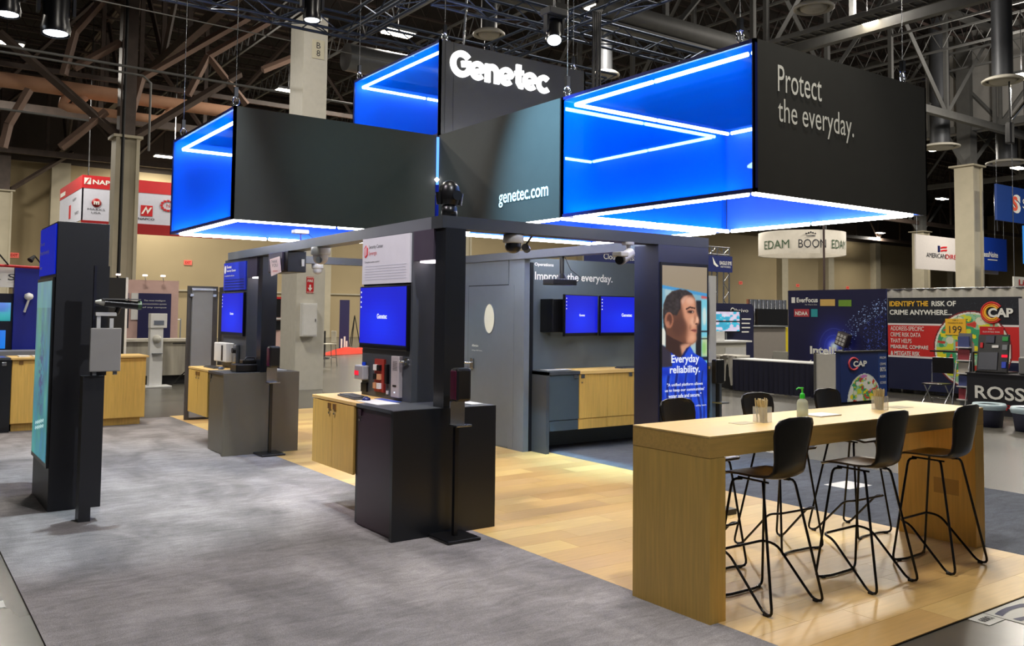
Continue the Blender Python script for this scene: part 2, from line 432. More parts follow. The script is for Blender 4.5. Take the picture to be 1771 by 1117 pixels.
# open web joists
def joist_mesh(L_, m):
    mb = MB(); mb.box(0, L_, -.05, .05, -.04, .04); mb.box(0, L_, -.05, .05, .76, .84)
    n = int(L_/.9)
    for i in range(n):
        a = i*L_/n; b = (i+.5)*L_/n; c = (i+1)*L_/n
        mb.tube([(a, 0, .8), (b, 0, 0), (c, 0, .8)], .025, 4)
    me = bpy.data.meshes.new('roof_joist'); me.from_pydata(mb.v, [], mb.f); me.materials.append(m); return me
JM = joist_mesh(60, mat('joist_dark', (56, 44, 40), .7))
for i in range(22):
    for x0 in (-30, 30):
        o = bpy.data.objects.new('roof_joist', JM); COL.objects.link(o); o.location = (x0, 9.5+i*2.1, 14.5)
        tag(o, 'thin open web joist under the dark roof deck', 'joist', 'open web joists under the roof deck')
JM2 = joist_mesh(48, RSTEELG)
for i in range(14):
    o = bpy.data.objects.new('ceiling_rail', JM2); COL.objects.link(o); o.location = (12.5+i*3.4, 8, 13.2); o.rotation_euler = (0, 0, PI/2)
    tag(o, 'thin lattice rail running away under the joists', 'rail', 'lattice rails below the joists')
# knee braces and dark diagonals of the near left bay
DIAG = [((4.88, 10.0), (5.19, 11.59), 'short steep brown brace at the top left, lower piece'), ((5.19, 11.59), (6.5, 13.6), 'brown brace at the top left, upper piece above the short one'),
        ((7.46, 10.31), (11.38, 13.41), 'long brown brace rising right from the left column, upper piece'), ((6.94, 8.0), (7.46, 10.31), 'brown brace standing on the left column cap'),
        ((9.14, 9.93), (9.85, 11.57), 'steep brown brace above the left sign box'), ((9.85, 11.57), (12.2, 13.4), 'brown brace leaning right above the left sign box'), ((9.85, 11.57), (11.4, 9.9), 'brown brace leaning down towards the column marked B 8'),
        ((3.12, 7.2), (3.26, 8.01), 'steep brown brace at the left edge under the pipe'), ((3.26, 8.01), (3.83, 9.3), 'slanting brown brace at the left edge meeting the pipe'), ((4.87, 7.41), (6.3, 8.9), 'brown brace rising right below the pink pipe'),
        ((12.0, 11.4), (14.6, 12.9), 'slanting brace right of the column marked B 8'), ((5.2, 10.3), (6.7, 11.5), 'dark slanting brace between the top left brace and the column')]
BRACE = mat('brace_steel', (120, 97, 84), .6, var=.12, scale=2)
KD = 28/34
dg = lambda p: (p[0]*KD, 28, 1.75+(p[1]-1.75)*KD)
for a_, b_, l_ in DIAG:
    MB().tube([dg(a_), dg(b_)], .12, 4).build('roof_brace', BRACE, label=l_, cat='brace', group='slanting braces in the left roof bay')
MB().box(-20, 14, 29.7, 29.8, 8.95, 9.1).build('girder', RSTEEL, label='long thin brown girder above the pink pipe', cat='girder')
# girders and ducts
MB().box(17, 24.5, 19.35, 19.75, 10.45, 10.6).build('girder', RSTEELG, label='pale flat girder seen above the right blue light box', cat='girder')
MB().cyl((17, 19.5, 10.95), .33, 8, 16, (1, 0, 0)).build('duct', RSTEELG, label='round grey duct lying along the pale girder', cat='duct')
dct = thing('duct', 'shiny round duct to the right of the column marked B 8', 'duct', (17, 24, 8.98))
MB().cyl((11, 24, 9.4), .42, 12, 18, (1, 0, 0)).build('duct_run', mat('galvanised', (110, 112, 114), .35, .6), dct)
for x in (12, 16, 20): MB().tube([(x, 24, 9.8), (x, 24, 15.59)], .015, 5).build('hanger_rod', STEEL, dct)
PIPE = mat('pink_lagging', (196, 150, 120), .8)
pp = thing('insulated_pipe', 'thick pinkish insulated pipe crossing the upper left roof bay', 'pipe', (2.4, 30, 8.3))
KP = 1.2
def far(pts): return [(x*KP, y*KP, 1.75+(z-1.75)*KP) for x, y, z in pts]
MB().tube(far([(-6, 25, 7.46), (5.2, 25, 7.46)]), .235, 16).build('pipe_run', PIPE, pp)
MB().tube(far([(5.2, 25, 7.46), (12, 25, 7.46)]), .21, 16).build('pipe_run', PIPE, pp)
MB().tube(far([(3.75, 25, 7.3), (3.6, 24.9, 7.12), (3.55, 24.8, 6.98), (3.7, 24.8, 6.93), (5.4, 24.8, 6.93), (5.9, 24.8, 6.93), (6.1, 24.9, 7.05), (6.35, 25, 7.35)]), .135, 12).build('bypass_pipe', PIPE, pp)
MB().tube(far([(4.1, 25, 7.3), (3.9, 24.9, 7.1), (3.85, 24.8, 6.95)]), .135, 12).build('elbow', PIPE, pp)
for n_, (pts, r) in enumerate([([(-4, 24, 7.9), (3, 24, 7.9), (5.3, 24, 7.86), (5.5, 24, 7.7), (5.5, 24, 5.9)], .03), ([(-6, 24, 8.1), (12, 24, 8.0)], .035), ([(-8, 20.6, 8.63), (12, 20.6, 8.4)], .015), ([(-6, 25.5, 6.9), (4.3, 25.5, 6.8)], .03)]):
    MB().tube(pts, r, 6).build('conduit', RSTEELG, label=['thin conduit bending down beside the left column', 'long conduit above the insulated pipe', 'thin cable stretched across the top left bay', 'thin conduit below the insulated pipe'][n_], cat='conduit')
# grey bulkhead at right
MB().box(42, 42.5, -10, 23.2, 11.0, 15.6).build('wall_bulkhead', mat('bulkhead_grey', (150, 148, 144), .8), kind='structure')
MB().box(41.9, 42.6, -10, 40, 10.75, 11.05).build('trim_20', mat('bulkhead_trim', (150, 146, 136), .7), kind='structure')
# columns
def column(x, y, z1, w, label, steel=True):
    t = thing('column', label, 'column', (x, y, 0), 'capped hall columns' if steel else None)
    box('shaft', CREAM if steel else WPNT, t, x-w/2, x+w/2, y-w/2, y+w/2, 0, z1)
    if steel:
        box('cap_plate', CREAM, t, x-w*.75, x+w*.75, y-w*.75, y+w*.75, z1, z1+.08)
        box('flange', CREAM, t, x-w/2-.06, x-w/2+.04, y-w/2-.1, y+w/2, 0, z1); box('flange', CREAM, t, x+w/2-.04, x+w/2+.06, y-w/2-.1, y+w/2, 0, z1)
        box('steel_stub', RSTEEL if x < 20 else RSTEELG, t, x-w*.4, x+w*.4, y-w*.4, y+w*.4, z1+.08, 15.5)
        for s in (-1, 1):
            MB().tube([(x+s*w*.4, y, z1+.1), (x+s*3.4, y, z1+2.6)], .13, 4).build('knee_brace', RSTEEL if x < 20 else RSTEELG, t)
    return t
column(5.75, 28, 6.86, .55, 'cream capped steel column left of the grey sign, pipe strapped to it')
column(42, 21.2, 9, .8, 'cream capped column standing before the blue and white hanging banner')
column(70.7, 39.7, 9, .9, 'distant cream column left of the hanging white flag banner')
column(25, 39.7, 9, .8, 'cream column far behind the booth centre')
column(5.2, 55.5, 8.2, .7, 'far cream column near the left edge in front of the back wall')
MB().tube([(5.6, 27.62, 0), (5.6, 27.62, 15)], .05, 6).build('downpipe', BLKM, label='dark vertical pipe strapped to the left cream column', cat='pipe')
cb = thing('column', 'white boxed column marked B 8 with a fire cabinet on its face', 'column', (8.0, 19.3, 0))
box('shaft', WPNT, cb, 7.62, 8.2, 18.9, 19.7, 0, 8.6)
box('lower_casing', WPNT, cb, 7.56, 8.24, 18.84, 19.76, 0, 2.75)
fr = frame((7.62, 18.9, 0), (1, 0, 0))
fbox('sign_plate', mat('plate_cream', (206, 200, 176), .5), cb, fr, .2, .5, 7.6, 8.04, 0, .012)
text('B', fr, .35, 7.84, .14, INK, cb, align='c', c=.016); text('8', fr, .35, 7.66, .14, INK, cb, align='c', c=.016)
fr = frame((7.56, 18.84, 0), (1, 0, 0))
fs = thing('fire_sign', 'red and white fire sign with a down arrow on the boxed column', 'sign', (7.88, 18.83, 2.18))
fbox('plate', RED, fs, fr, .23, .4, 2.18, 2.55, 0.002, .012)
text('FIRE', fr, .315, 2.43, .06, WINK, fs, w=.13, bold=.02, align='c', c=.015)
MB().poly(fr, [(.26, 2.3), (.315, 2.22), (.37, 2.3), (.335, 2.3), (.335, 2.37), (.295, 2.37), (.295, 2.3)], .012, .016).build('arrow', WINK, fs)
for q in (2.19, 2.52):
    for i in range(5): MB().poly(fr, [(.24+i*.033, q), (.255+i*.033, q), (.27+i*.033, q+.02), (.255+i*.033, q+.02)], .012, .015).build('stripe', WINK, fs)
fc = thing('wall_cabinet', 'white metal wall cabinet with a small latch on the boxed column', 'cabinet', (7.85, 18.8, 1.18))
fbox('body', WHT, fc, fr, .09, .44, 1.2, 1.95, .002, .16, b=.006)
fbox('door', WHT, fc, fr, .11, .42, 1.23, 1.92, .16, .172, b=.004)
fbox('latch', STEEL, fc, fr, .385, .4, 1.54, 1.6, .172, .19)

# high-bay lamps
BLAB = ['lit high bay lamp at the left edge of the roof', 'lit high bay lamp left of the column marked B 8', 'lit high bay lamp above the big right sign box, brightest on the right', 'lit high bay lamp just left of the left sign box, over the back wall', 'small lit high bay lamp in the distance above the red sign', 'cluster lamp above the truss left of the company name sign', 'lit high bay lamp in the trusses above the right blue face', 'lit high bay lamp at the right edge beside the air diffuser', 'lit high bay lamp peeking out at the right side of the everyday sign box', 'lit high bay lamp under the roof left of the cream column on the right', 'lit high bay lamp just right of the right cream column', 'tiny far high bay lamp below the everyday sign box']
def highbay(x, y, z, lab):
    t = thing('high_bay_lamp', lab, 'lamp', (x, y, z), 'high bay lamps under the hall roof')
    box('housing', GREY, t, x-.55, x+.55, y-.3, y+.3, z+.06, z+.16)
    for i in range(4): box('lamp_tube', LAMP, t, x-.5, x+.5, y-.26+i*.14, y-.16+i*.14, z+.02, z+.07)
    MB().tube([(x, y, z+.16), (x, y, 15.592)], .015, 4).build('rod', BLKM, t)
for (x, y), l_ in zip(BAYS, BLAB): highbay(x, y, 11, l_)
def diffuser(x, y, z, r, label):
    t = thing('air_diffuser', label, 'air diffuser', (x, y, z))
    MB().lathe((x, y, z), [(r*.55, .14), (r*.8, .1), (r, .03), (r, -.02), (r*.92, -.04), (r*.8, .03)]).build('outer_ring', mat('diffuser_white', (190, 186, 174), .6), t)
    MB().lathe((x, y, z), [(r*.62, .08), (r*.66, -.01), (r*.55, -.05), (r*.35, -.06), (.01, -.07)]).build('core', mat('diffuser_white', (0, 0, 0)), t)
    MB().cyl((x, y, z+.12), r*.5, 15.5-z-.12, 16).build('drop_duct', mat('duct_dark', (74, 76, 80), .5, .4), t)
diffuser(18.7, 13.2, 9.5, .5, 'round white air diffuser above the everyday sign box at top right')
diffuser(29.3, 13.6, 9.5, .62, 'round white air diffuser under the tall duct near the right edge')
diffuser(18.7, 21.0, 9.5, .45, 'round air diffuser behind the gap between the sign boxes')
diffuser(13.4, 19.9, 9.5, .45, 'round air diffuser peeking out above the top sign box corner')
diffuser(39, 20.9, 9.6, .85, 'round air diffuser beside the right cream column')
diffuser(45.5, 21.0, 9.6, .95, 'round air diffuser above the blue S banner')
# cable tray
ct = thing('cable_tray', 'ladder shaped cable tray crossing the top right of the roof', 'cable tray', (20.5, 3, 9))
for s in (0, .45): MB().box(18.9+s, 18.95+s, 2, 16, 9, 9.1).build('side_rail', RSTEELG, ct)
rm = MB().box(0, .45, -.02, .02, 0, .03); me = bpy.data.meshes.new('rung'); me.from_pydata(rm.v, [], rm.f); me.materials.append(RSTEELG)
for i in range(46): mesh_obj('rung', me, ct, (18.92, 2.2+i*.3, 9.02))
for i in range(5): MB().tube([(19+i*.07, 2, 9.08), (19.02+i*.07, 16, 9.07)], .02, 5).build('cable', RSTEELG, ct)
MB().box(15, 15.5, 3, 14.6, 9.9, 10.5).build('duct', mat('duct_cream', (116, 112, 100), .7), label='square cream duct above the right sign box lamp', cat='duct')

# ------------------------------------------------------------------ rigging truss over the booth
def rig(p0, p1, label, w=.3):
    p0 = Vector(p0); p1 = Vector(p1); u = (p1-p0).normalized(); L_ = (p1-p0).length; n = Vector((0, 0, 1)).cross(u); z = Vector((0, 0, 1))
    t = thing('rigging_truss', label, 'truss', p0, 'box trusses rigged over the booth')
    for a in (-w/2, w/2):
        for b in (0, w): MB().tube([p0+n*a+z*b, p1+n*a+z*b], .026, 8).build('chord', TRUSS, t)
    N = round(L_/.5); bl = L_/N; ms = []
    for s in (0, 1):
        mb = MB()
        for a in (-w/2, w/2): mb.tube([n*a+z*(w*s), n*a+z*(w*(1-s))+u*bl], .012, 5)
        mb.tube([n*(-w/2 if s else w/2), n*(w/2 if s else -w/2)+u*bl], .012, 5); mb.tube([n*(-w/2), n*(w/2)], .012, 5)
        me = bpy.data.meshes.new('brace'); me.from_pydata([tuple(v) for v in mb.v], [], mb.f); me.materials.append(TRUSS); ms.append(me)
    for i in range(N): mesh_obj('brace', ms[i % 2], t, p0+u*bl*i)
rig((-3, 13.3, 6.36), (6.35, 13.3, 6.36), 'dark box truss crossing in front of the column marked B 8')
rig((6.35, 13.3, 6.36), (12, 13.3, 6.36), 'dark box truss continuing behind the top sign box')
rig((6.2, 13.1, 6.36), (6.2, 6, 6.36), 'dark box truss rising from the truss corner towards the top edge')
rig((6.4, 10.9, 6.3), (12.5, 10.9, 6.3), 'dark box truss passing over the lit company name')
rig((8.85, 13.1, 6.32), (9.0, 6, 6.32), 'dark box truss slanting up behind the right blue box')
def hanger(x, y, z0, label):
    t = thing('hanging_cable', label, 'cable', (x, y, z0))
    MB().tube([(x, y, z0), (x, y, 15.6)], .004, 5).build('wire', STEEL, t)
    MB().tube([(x+.035*math.cos(a), y, z0+.05+.05*math.sin(a)) for a in [2*PI*k/12 for k in range(12)]], .01, 6, True).build('shackle', CHROME, t)
    box('clamp', CHROME, t, x-.02, x+.02, y-.02, y+.02, z0+.1, z0+.2)
def moving_head(loc, aim, label, s=1.0, lit=True):
    x, y, z = loc; t = thing('moving_head_light', label, 'stage light', loc)
    d = (Vector(aim)-Vector(loc)).normalized(); p = Vector(loc)
    MB().lathe(p-d*.02*s, [(.001, -.24*s), (.1*s, -.22*s), (.14*s, -.1*s), (.13*s, .1*s), (.15*s, .2*s), (.14*s, .26*s)], 18, d).build('head', BLK, t)
    MB().lathe(p, [(.12*s, .225*s), (.001, .235*s)], 18, d).build('lens', glow('lens_glow', (235, 245, 255), 6) if lit else BLK, t)
    b = MB()
    for k_ in (-1, 1): b.box(x+k_*.17*s-.02, x+k_*.17*s+.02, y-.05*s, y+.05*s, z-.03, z+.26*s)
    b.box(x-.17*s, x+.17*s, y-.05*s, y+.05*s, z+.24*s, z+.27*s); b.build('yoke', BLKM, t, kind=None)
    box('base', BLKM, t, x-.2*s, x+.2*s, y-.14*s, y+.14*s, z+.26*s, z+.38*s, b=.01)
    MB().tube([(x, y, z+.37*s), (x, y, 6.38)], .02, 6).build('clamp', STEEL, t)
moving_head((7.85, 9.95, 5.9), (6.8, 8.5, 3), 'black stage light with lit round lens above the top sign box', .85)
moving_head((1.8, 13.4, 5.85), (1.8, 13.2, 3), 'large black stage light hanging at top left, second from the edge', 1.3)
moving_head((1.22, 13.4, 5.95), (1.2, 13.2, 3), 'black stage light cut by the left edge at the top', 1.1)
moving_head((4.95, 12.0, 6.22), (4.9, 11.8, 3), 'black stage light in front of the column marked B 8', .9)
mo = thing('chain_motor', 'dark chain motor bundle with cables above the company name', 'hoist', (7.0, 11.2, 5.55))
MB().box(6.75, 7.2, 11.1, 11.35, 5.55, 5.75, b=.02).build('motor_body', BLK, mo)
MB().tube([(7.0, 11.1, 5.7), (7.0, 11.0, 6.6)], .02, 6).build('chain', STEEL, mo)
MB().tube([(7.1, 11.1, 5.7), (7.3, 11, 5.3), (7.5, 11, 5.6), (7.45, 11, 5.9)], .025, 6).build('cable_loop', BLKM, mo)
MB().tube([(29.4, 13.4, 8.2), (29.5, 13.3, 8.4), (30, 13.1, 9.0), (30.6, 13, 9.6)], .06, 6).build('chain', CHROME, label='bright slack chain hanging near the right edge', cat='chain')
ch = thing('chain_hook', 'black hoist hook hanging below the right air diffuser', 'hook', (29.3, 13.6, 7.3))
MB().tube([(29.3, 13.4, 15.6), (29.3, 13.4, 8.3), (29.3, 13.4, 7.5)], [.015, .03, .07], 6).build('chain', BLKM, ch); MB().box(29.15, 29.4, 13.3, 13.5, 7.4, 8.1, b=.04).build('hook_block', BLK, ch)

# ------------------------------------------------------------------ the three hanging light boxes
def strips(t, x0, x1, y0, y1, z, sides='flbr', hide=()):
    q = .1; r = .019; gap = .05
    segs = []
    if 'f' in sides: segs += [((x0+q, y0+q), ((x0+x1)/2-.02, y0+q)), (((x0+x1)/2+.02, y0+q), (x1-q, y0+q))]
    if 'b' in sides: segs += [((x0+q, y1-q), ((x0+x1)/2-.02, y1-q)), (((x0+x1)/2+.02, y1-q), (x1-q, y1-q))]
    if 'l' in sides: segs += [((x0+q, y0+q+gap), (x0+q, (y0+y1)/2-.02)), ((x0+q, (y0+y1)/2+.02), (x0+q, y1-q-.02))]
    if 'r' in sides: segs += [((x1-q, y0+q+gap), (x1-q, (y0+y1)/2-.02)), ((x1-q, (y0+y1)/2+.02), (x1-q, y1-q-gap))]
    for a, b in segs: MB().tube([(*a, z), (*b, z)], r, 8).build('light_tube', TUBEL, t)
def cell(t, x0, x1, y0, y1, z0, z1, walls):
    """walls: dict side -> 'scrim' | 'black' | None ; black walls carry a blue inner lining"""
    for s, kd in walls.items():
        fr, L_ = {'f': (frame((x0, y0, 0), (1, 0, 0)), x1-x0), 'l': (frame((x0, y1, 0), (0, -1, 0)), y1-y0),
                  'b': (frame((x1, y1, 0), (-1, 0, 0)), x1-x0), 'r': (frame((x1, y0, 0), (0, 1, 0)), y1-y0)}[s]
        if kd == 'scrim':
            MB().add([fp(fr, .03, z0+.03, -.012), fp(fr, L_-.03, z0+.03, -.012), fp(fr, L_-.03, z1-.03, -.012), fp(fr, .03, z1-.03, -.012)], [(0, 1, 2, 3)]).build('scrim_panel', SCRIM, t, label='translucent blue fabric face')
            mb = MB()
            for a0, a1, b0, b1 in ((0, L_, z1-.03, z1), (0, L_, z0, z0+.03), (0, .03, z0, z1), (L_-.03, L_, z0, z1)): mb.fbox(fr, a0, a1, b0, b1, -.03, 0)
            mb.build('scrim_frame', mat('navy_frame', (8, 22, 90), .4), t)
        elif kd == 'black':
            fbox('fabric_wall', FAB, t, fr, 0, L_, z0, z1, -.02, 0); fbox('blue_lining', BLUEIN, t, fr, .03, L_-.03, z0+.01, z1-.01, -.035, -.021)
        elif kd == 'lining':
            fbox('blue_lining', BLUEIN, t, fr, .03, L_-.03, z0+.01, z1-.01, -.035, -.021)
ZB, ZT, ZC = 2.71, 3.905, 5.10
bR = thing('light_box_sign', 'big hanging sign box with blue glowing side and white everyday slogan over the bar table', 'hanging sign', (6.63, 4.34, ZB))
cell(bR, 5.40, 7.86, 4.34, 6.72, ZB, ZT, dict(f='black', l='scrim', r='black', b='scrim'))
cell(bR, 5.40, 7.86, 6.74, 9.10, ZB, ZT, dict(l='black', r='black', b='black'))
for y0, y1 in ((4.34, 6.72), (6.72, 9.1)):
    strips(bR, 5.4, 7.86, y0, y1, ZB+.005); strips(bR, 5.4, 7.86, y0, y1, 3.83)
frw = frame((5.40, 4.34, 0), (1, 0, 0))
text('Protect', frw, .27, 3.53, .17*1.25, WINK, bR, w=.57, bold=.0, c=.006)
text('the everyday.', frw, .27, 3.23, .2*1.25, WINK, bR, w=1.02, bold=.0, c=.006)
frl = frame((5.40, 9.10, 0), (0, -1, 0))
text('genetec.com', frl, 1.32, 2.9, .165, WINK, bR, w=.87, bold=.012, c=.006)
bL = thing('light_box_sign', 'left hanging black sign box with a narrow blue glowing end', 'hanging sign', (4.15, 9.10, ZB))
cell(bL, 2.92, 5.38, 9.10, 11.5, ZB, ZT, dict(f='black', l='scrim', b='black', r='lining'))
strips(bL, 2.92, 5.38, 9.1, 11.5, ZB+.005); strips(bL, 2.92, 5.38, 9.1, 11.5, 3.79, 'lb')
bT = thing('light_box_sign', 'highest hanging sign box carrying the lit white company name', 'hanging sign', (6.6, 9.12, ZT))
cell(bT, 5.42, 7.75, 9.12, 11.55, ZT+.01, ZC, dict(f='black', l='scrim', b='black', r='black'))
strips(bT, 5.42, 7.75, 9.12, 11.55, 5.0)
frt = frame((5.42, 9.12, 0), (1, 0, 0))
for a in (.08, .2): fbox('zip_seam', BLKM, bT, frt, a, a+.006, ZT+.02, ZC, 0, .002)
# company name: heavy joined letters built as halo-lit shapes
def ribbon(pts, w):
    pts = [np.array(p, float) for p in pts]; n = len(pts); L_, R_ = [], []
    for i in range(n):
        d = pts[min(i+1, n-1)]-pts[max(i-1, 0)]; d /= np.hypot(*d); q = np.array((-d[1], d[0]))*w/2; L_.append(pts[i]+q); R_.append(pts[i]-q)
    return L_, R_
def stroke(mb, fr, pts, w, c0, c1):
    L_, R_ = ribbon(pts, w); n = len(pts)
    vs = [fp(fr, *p, c1) for p in L_]+[fp(fr, *p, c1) for p in R_]+[fp(fr, *p, c0) for p in L_]+[fp(fr, *p, c0) for p in R_]
    fs = [(i, i+1, n+i+1, n+i) for i in range(n-1)]+[(2*n+i, 3*n+i, 3*n+i+1, 2*n+i+1) for i in range(n-1)]+[(i, 2*n+i, 2*n+i+1, i+1) for i in range(n-1)]+[(n+i, n+i+1, 3*n+i+1, 3*n+i) for i in range(n-1)]+[(0, n, 3*n, 2*n), (n-1, 3*n-1, 4*n-1, 2*n-1)]
    mb.add(vs, fs)
def arc(cx, cy, rx, ry, a0, a1, n=26):
    return [(cx+rx*math.cos(math.radians(a0+(a1-a0)*i/n)), cy+ry*math.sin(math.radians(a0+(a1-a0)*i/n))) for i in range(n+1)]
BZ = 4.68; SW = .078
def letter(kind, cx):
    mb = MB(); S = lambda p, w=SW: stroke(mb, frt, p, w, .005, .035)
    if kind == 'G': S(arc(cx, BZ+.165, .125, .128, 38, 352)+[(cx+.125, BZ+.185), (cx+.0, BZ+.165)])
    if kind == 'e': S([(cx-.07, BZ+.095), (cx+.085, BZ+.135)]+arc(cx, BZ+.12, .088, .088, 10, 318), .066)
    if kind == 'n': S([(cx-.07, BZ), (cx-.07, BZ+.235)]); S(arc(cx-.0, BZ+.13, .072, .075, 165, 0, 14)+[(cx+.072, BZ)])
    if kind == 't': S([(cx-.01, BZ+.31), (cx-.01, BZ+.07), (cx+.02, BZ+.035), (cx+.06, BZ+.035)]); S([(cx-.07, BZ+.19), (cx+.07, BZ+.215)], .06)
    if kind == 'c': S(arc(cx, BZ+.12, .088, .088, 45, 318), .07)
    mb.build('letter', WTXT, bT, label='lit white letter '+kind)
for kd_, cx_ in (('G', .305), ('e', .545), ('n', .765), ('e', .985), ('t', 1.19), ('e', 1.37), ('c', 1.595)): letter(kd_, cx_)
MB().tube([(5.39, 9.08, 3.3), (5.39, 9.08, 3.88)], .017, 8).build('corner_light', TUBEB, None, label='short vertical blue-white light where the sign boxes meet', cat='light')
MB().box(5.37, 5.405, 9.06, 9.095, 2.6, 3.3).build('support_pole', mat('navy_pole', (10, 26, 120), .3), label='navy pole below the corner light between the sign boxes', cat='pole')
MB().lathe((5.37, 9.06, 3.36), [(.001, -.03), (.03, 0), (.001, .03)], 12).build('bulb', glow('bulb', (255, 255, 255), 12), label='tiny bright round bulb on the corner light', cat='light')
for i, (x, y, z, l) in enumerate([(5.42, 4.5, ZT, 'front left corner of the big right sign box'), (7.5, 4.36, ZT, 'front right corner of the big right sign box'), (5.42, 6.65, ZT, 'middle of the big right sign box'),
                                  (2.94, 9.12, ZT, 'front corner of the left sign box'), (2.94, 11.1, ZT, 'far corner of the left sign box'), (5.5, 9.14, ZC, 'left corner of the top sign box'), (5.44, 11.4, ZC, 'far left corner of the top sign box'), (7.6, 9.2, ZC, 'right corner of the top sign box')]):
    hanger(x, y, z, 'steel hanging cable with shackle at the '+l)
# dark masking drapes of cable next to the top box
dc = thing('cable_bundle', 'dark vertical bundle of cables between the top box and the right box', 'cable', (8.35, 9.6, ZB))
for i in range(5): MB().tube([(8.3+i*.035, 9.6+.02*(i % 2), 3.9), (8.3+i*.035, 9.6, 6.2), (8.75, 9.9, 6.4)], .014, 6).build('cable', BLKM, dc)
# small ceiling spots inside the right box: white drop lamps
for x, y, l in ((5.9, 4.75, 'near the front corner'), (6.9, 4.95, 'near the right end')):
    t = thing('downlight', 'small round white lamp inside the right box '+l, 'lamp', (x, y, 3.0))
    MB().lathe((x, y, 3.0), [(.001, 0), (.06, .005), (.06, .02), (.02, .05)], 16).build('lamp_disc', glow('soft_disc', (255, 255, 255), 3), t)
    MB().tube([(x, y, 3.04), (x, y, 3.9)], .006, 5).build('rod', WHT, t)

# ------------------------------------------------------------------ overhead frame
of = thing('overhead_frame', 'grey rectangular overhead beam frame tying the kiosks and walls together', 'frame', (3.63, 6.02, 0))
ZF0, ZF1 = 2.44, 2.54
box('beam', mat('beam_dark', (46, 50, 54), .45), of, 3.63, 6.76, 6.02, 6.2, ZF0, ZF1)
fb = frame((3.63, 6.2, 0), (.028, 1, 0))
MB().fbox(fb, 0, 5.7, ZF0, ZF1, 0, .17).build('beam', BEAMM, of, label='left grey beam')
box('beam', BEAMM, of, 3.96, 6.55, 11.75, 11.9, ZF0, ZF1)
box('beam', BEAMM, of, 6.62, 6.80, 6.2, 11.9, ZF0+.02, ZF1+.02)
box('post', CHAR2, of, 3.65, 3.84, 6.0, 6.16, 1.0, ZF0)
# ------------------------------------------------------------------ demo kiosks
def handle(parent, fr, a, b, m=None):
    h = fbox('handle', m or mat('bronze', (140, 104, 60), .35, .5), parent, fr, a, a+.055, b-.05, b, .0, .012, b=.002)
    return h
def kiosk(dx, dy, label, name='demo_kiosk', CHAR2=CHAR2):
    t = thing(name, label, 'kiosk', (3.7+dx, 6.7+dy, 0))
    X = lambda v: v+dx
    Y = lambda v: v+dy
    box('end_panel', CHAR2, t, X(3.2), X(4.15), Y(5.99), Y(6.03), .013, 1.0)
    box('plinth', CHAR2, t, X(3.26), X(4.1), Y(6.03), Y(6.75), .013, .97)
    box('cabinet', OAK, t, X(3.28), X(4.1), Y(6.751), Y(7.62), .4, .97, label='oak cabinet section')
    box('worktop', OAKT, t, X(3.24), X(4.14), Y(6.68), Y(7.64), .972, 1.0, b=.003, label='oak worktop section')
    box('worktop', CHAR, t, X(3.22), X(4.15), Y(6.031), Y(6.679), .972, 1.0, label='dark worktop section')
    fr = frame((X(3.26), Y(7.62), 0), (0, -1, 0))
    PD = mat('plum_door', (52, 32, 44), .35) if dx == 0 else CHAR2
    for a0, a1, m, lb, ha in ((0.005, .43, OAK, None, .35), (.436, .86, OAK, None, .455), (.945, 1.56, PD, 'dark door', .96)):
        d = fbox('door', m, t, fr, a0, a1, .4 if m is OAK else .02, .965, 0, .02, **({'label': lb} if lb else {}))
        handle(d, frame(fp(fr, 0, 0, .02), (0, -1, 0)), ha, .955, m if m is PD else None)
        MB().cyl(fp(fr, ha+.03, .87, .02), .011, .015, 10, fr[3]).build('lock', CHROME, d)
    # spine with graphics
    box('spine', CHAR, t, X(3.63), X(3.97), Y(6.49), Y(7.42), 1.0, ZF0)
    box('header', mat('plum_header', (60, 52, 66), .5), t, X(3.63), X(3.84), Y(6.16), Y(6.49), 2.19, ZF0)
    MB().box(X(3.68), X(3.8), Y(6.18), Y(6.46), 2.175, 2.19).build('header_light', glow('header_glow', (255, 240, 250), 5), t)
    return t, frame((X(3.63), Y(7.42), 0), (0, -1, 0))
k1, f1 = kiosk(0, 0, 'near demo kiosk with white header graphic and blue monitor')
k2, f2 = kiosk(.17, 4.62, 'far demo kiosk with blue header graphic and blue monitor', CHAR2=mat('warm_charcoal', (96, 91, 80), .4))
box('post', CHAR2, k2, 3.82, 4.01, 10.63, 10.78, 1.0, ZF0)
def desktop(nm, fr, a0, a1, b0, b1, parent, c=.0, logo=.12, label=None, top=True):
    g = mat('bezel', (10, 10, 14), .3)
    if top: t = thing(nm, label, 'monitor', fp(fr, (a0+a1)/2, b0, c))
    else: t = parent
    fbox('bezel', g, t, fr, a0, a1, b0, b1, c, c+.035, b=.003)
    def pic(u, v):
        r = np.exp(-((u-.45)**2+(v-.35)**2)*5); n = vnoise(u, v, 4, 3)
        return np.stack([6+8*r, 14+26*r+8*n, 196+44*r], -1)
    picture('screen', fr, a0+.012, a1-.012, b0+.03, b1-.012, 24, 16, pic, picmat('lcd', 1.05), t, c+.037)
    text('Genetec', fr, (a0+a1)/2, (b0+b1)/2-.012, logo*.24, WGLOW, t, w=logo, bold=.03, align='c', c=c+.04)
    for i in range(4): fbox('desktop_icon', WGLOW, t, fr, a0+.025, a0+.04, b1-.06-i*.045, b1-.045-i*.045, c+.037, c+.039)
    fbox('taskbar', mat('taskbar', (8, 14, 50), .4), t, fr, a0+.013, a1-.013, b0+.03, b0+.045, c+.037, c+.0385)
    return t
desktop('monitor', f1, .0, .9, 1.43, 1.99, None, 0, .19, 'blue wall monitor on the near kiosk under the white graphic')
desktop('monitor', f2, .01, .89, 1.43, 2.0, None, 0, .14, 'blue wall monitor on the far kiosk under the blue graphic')
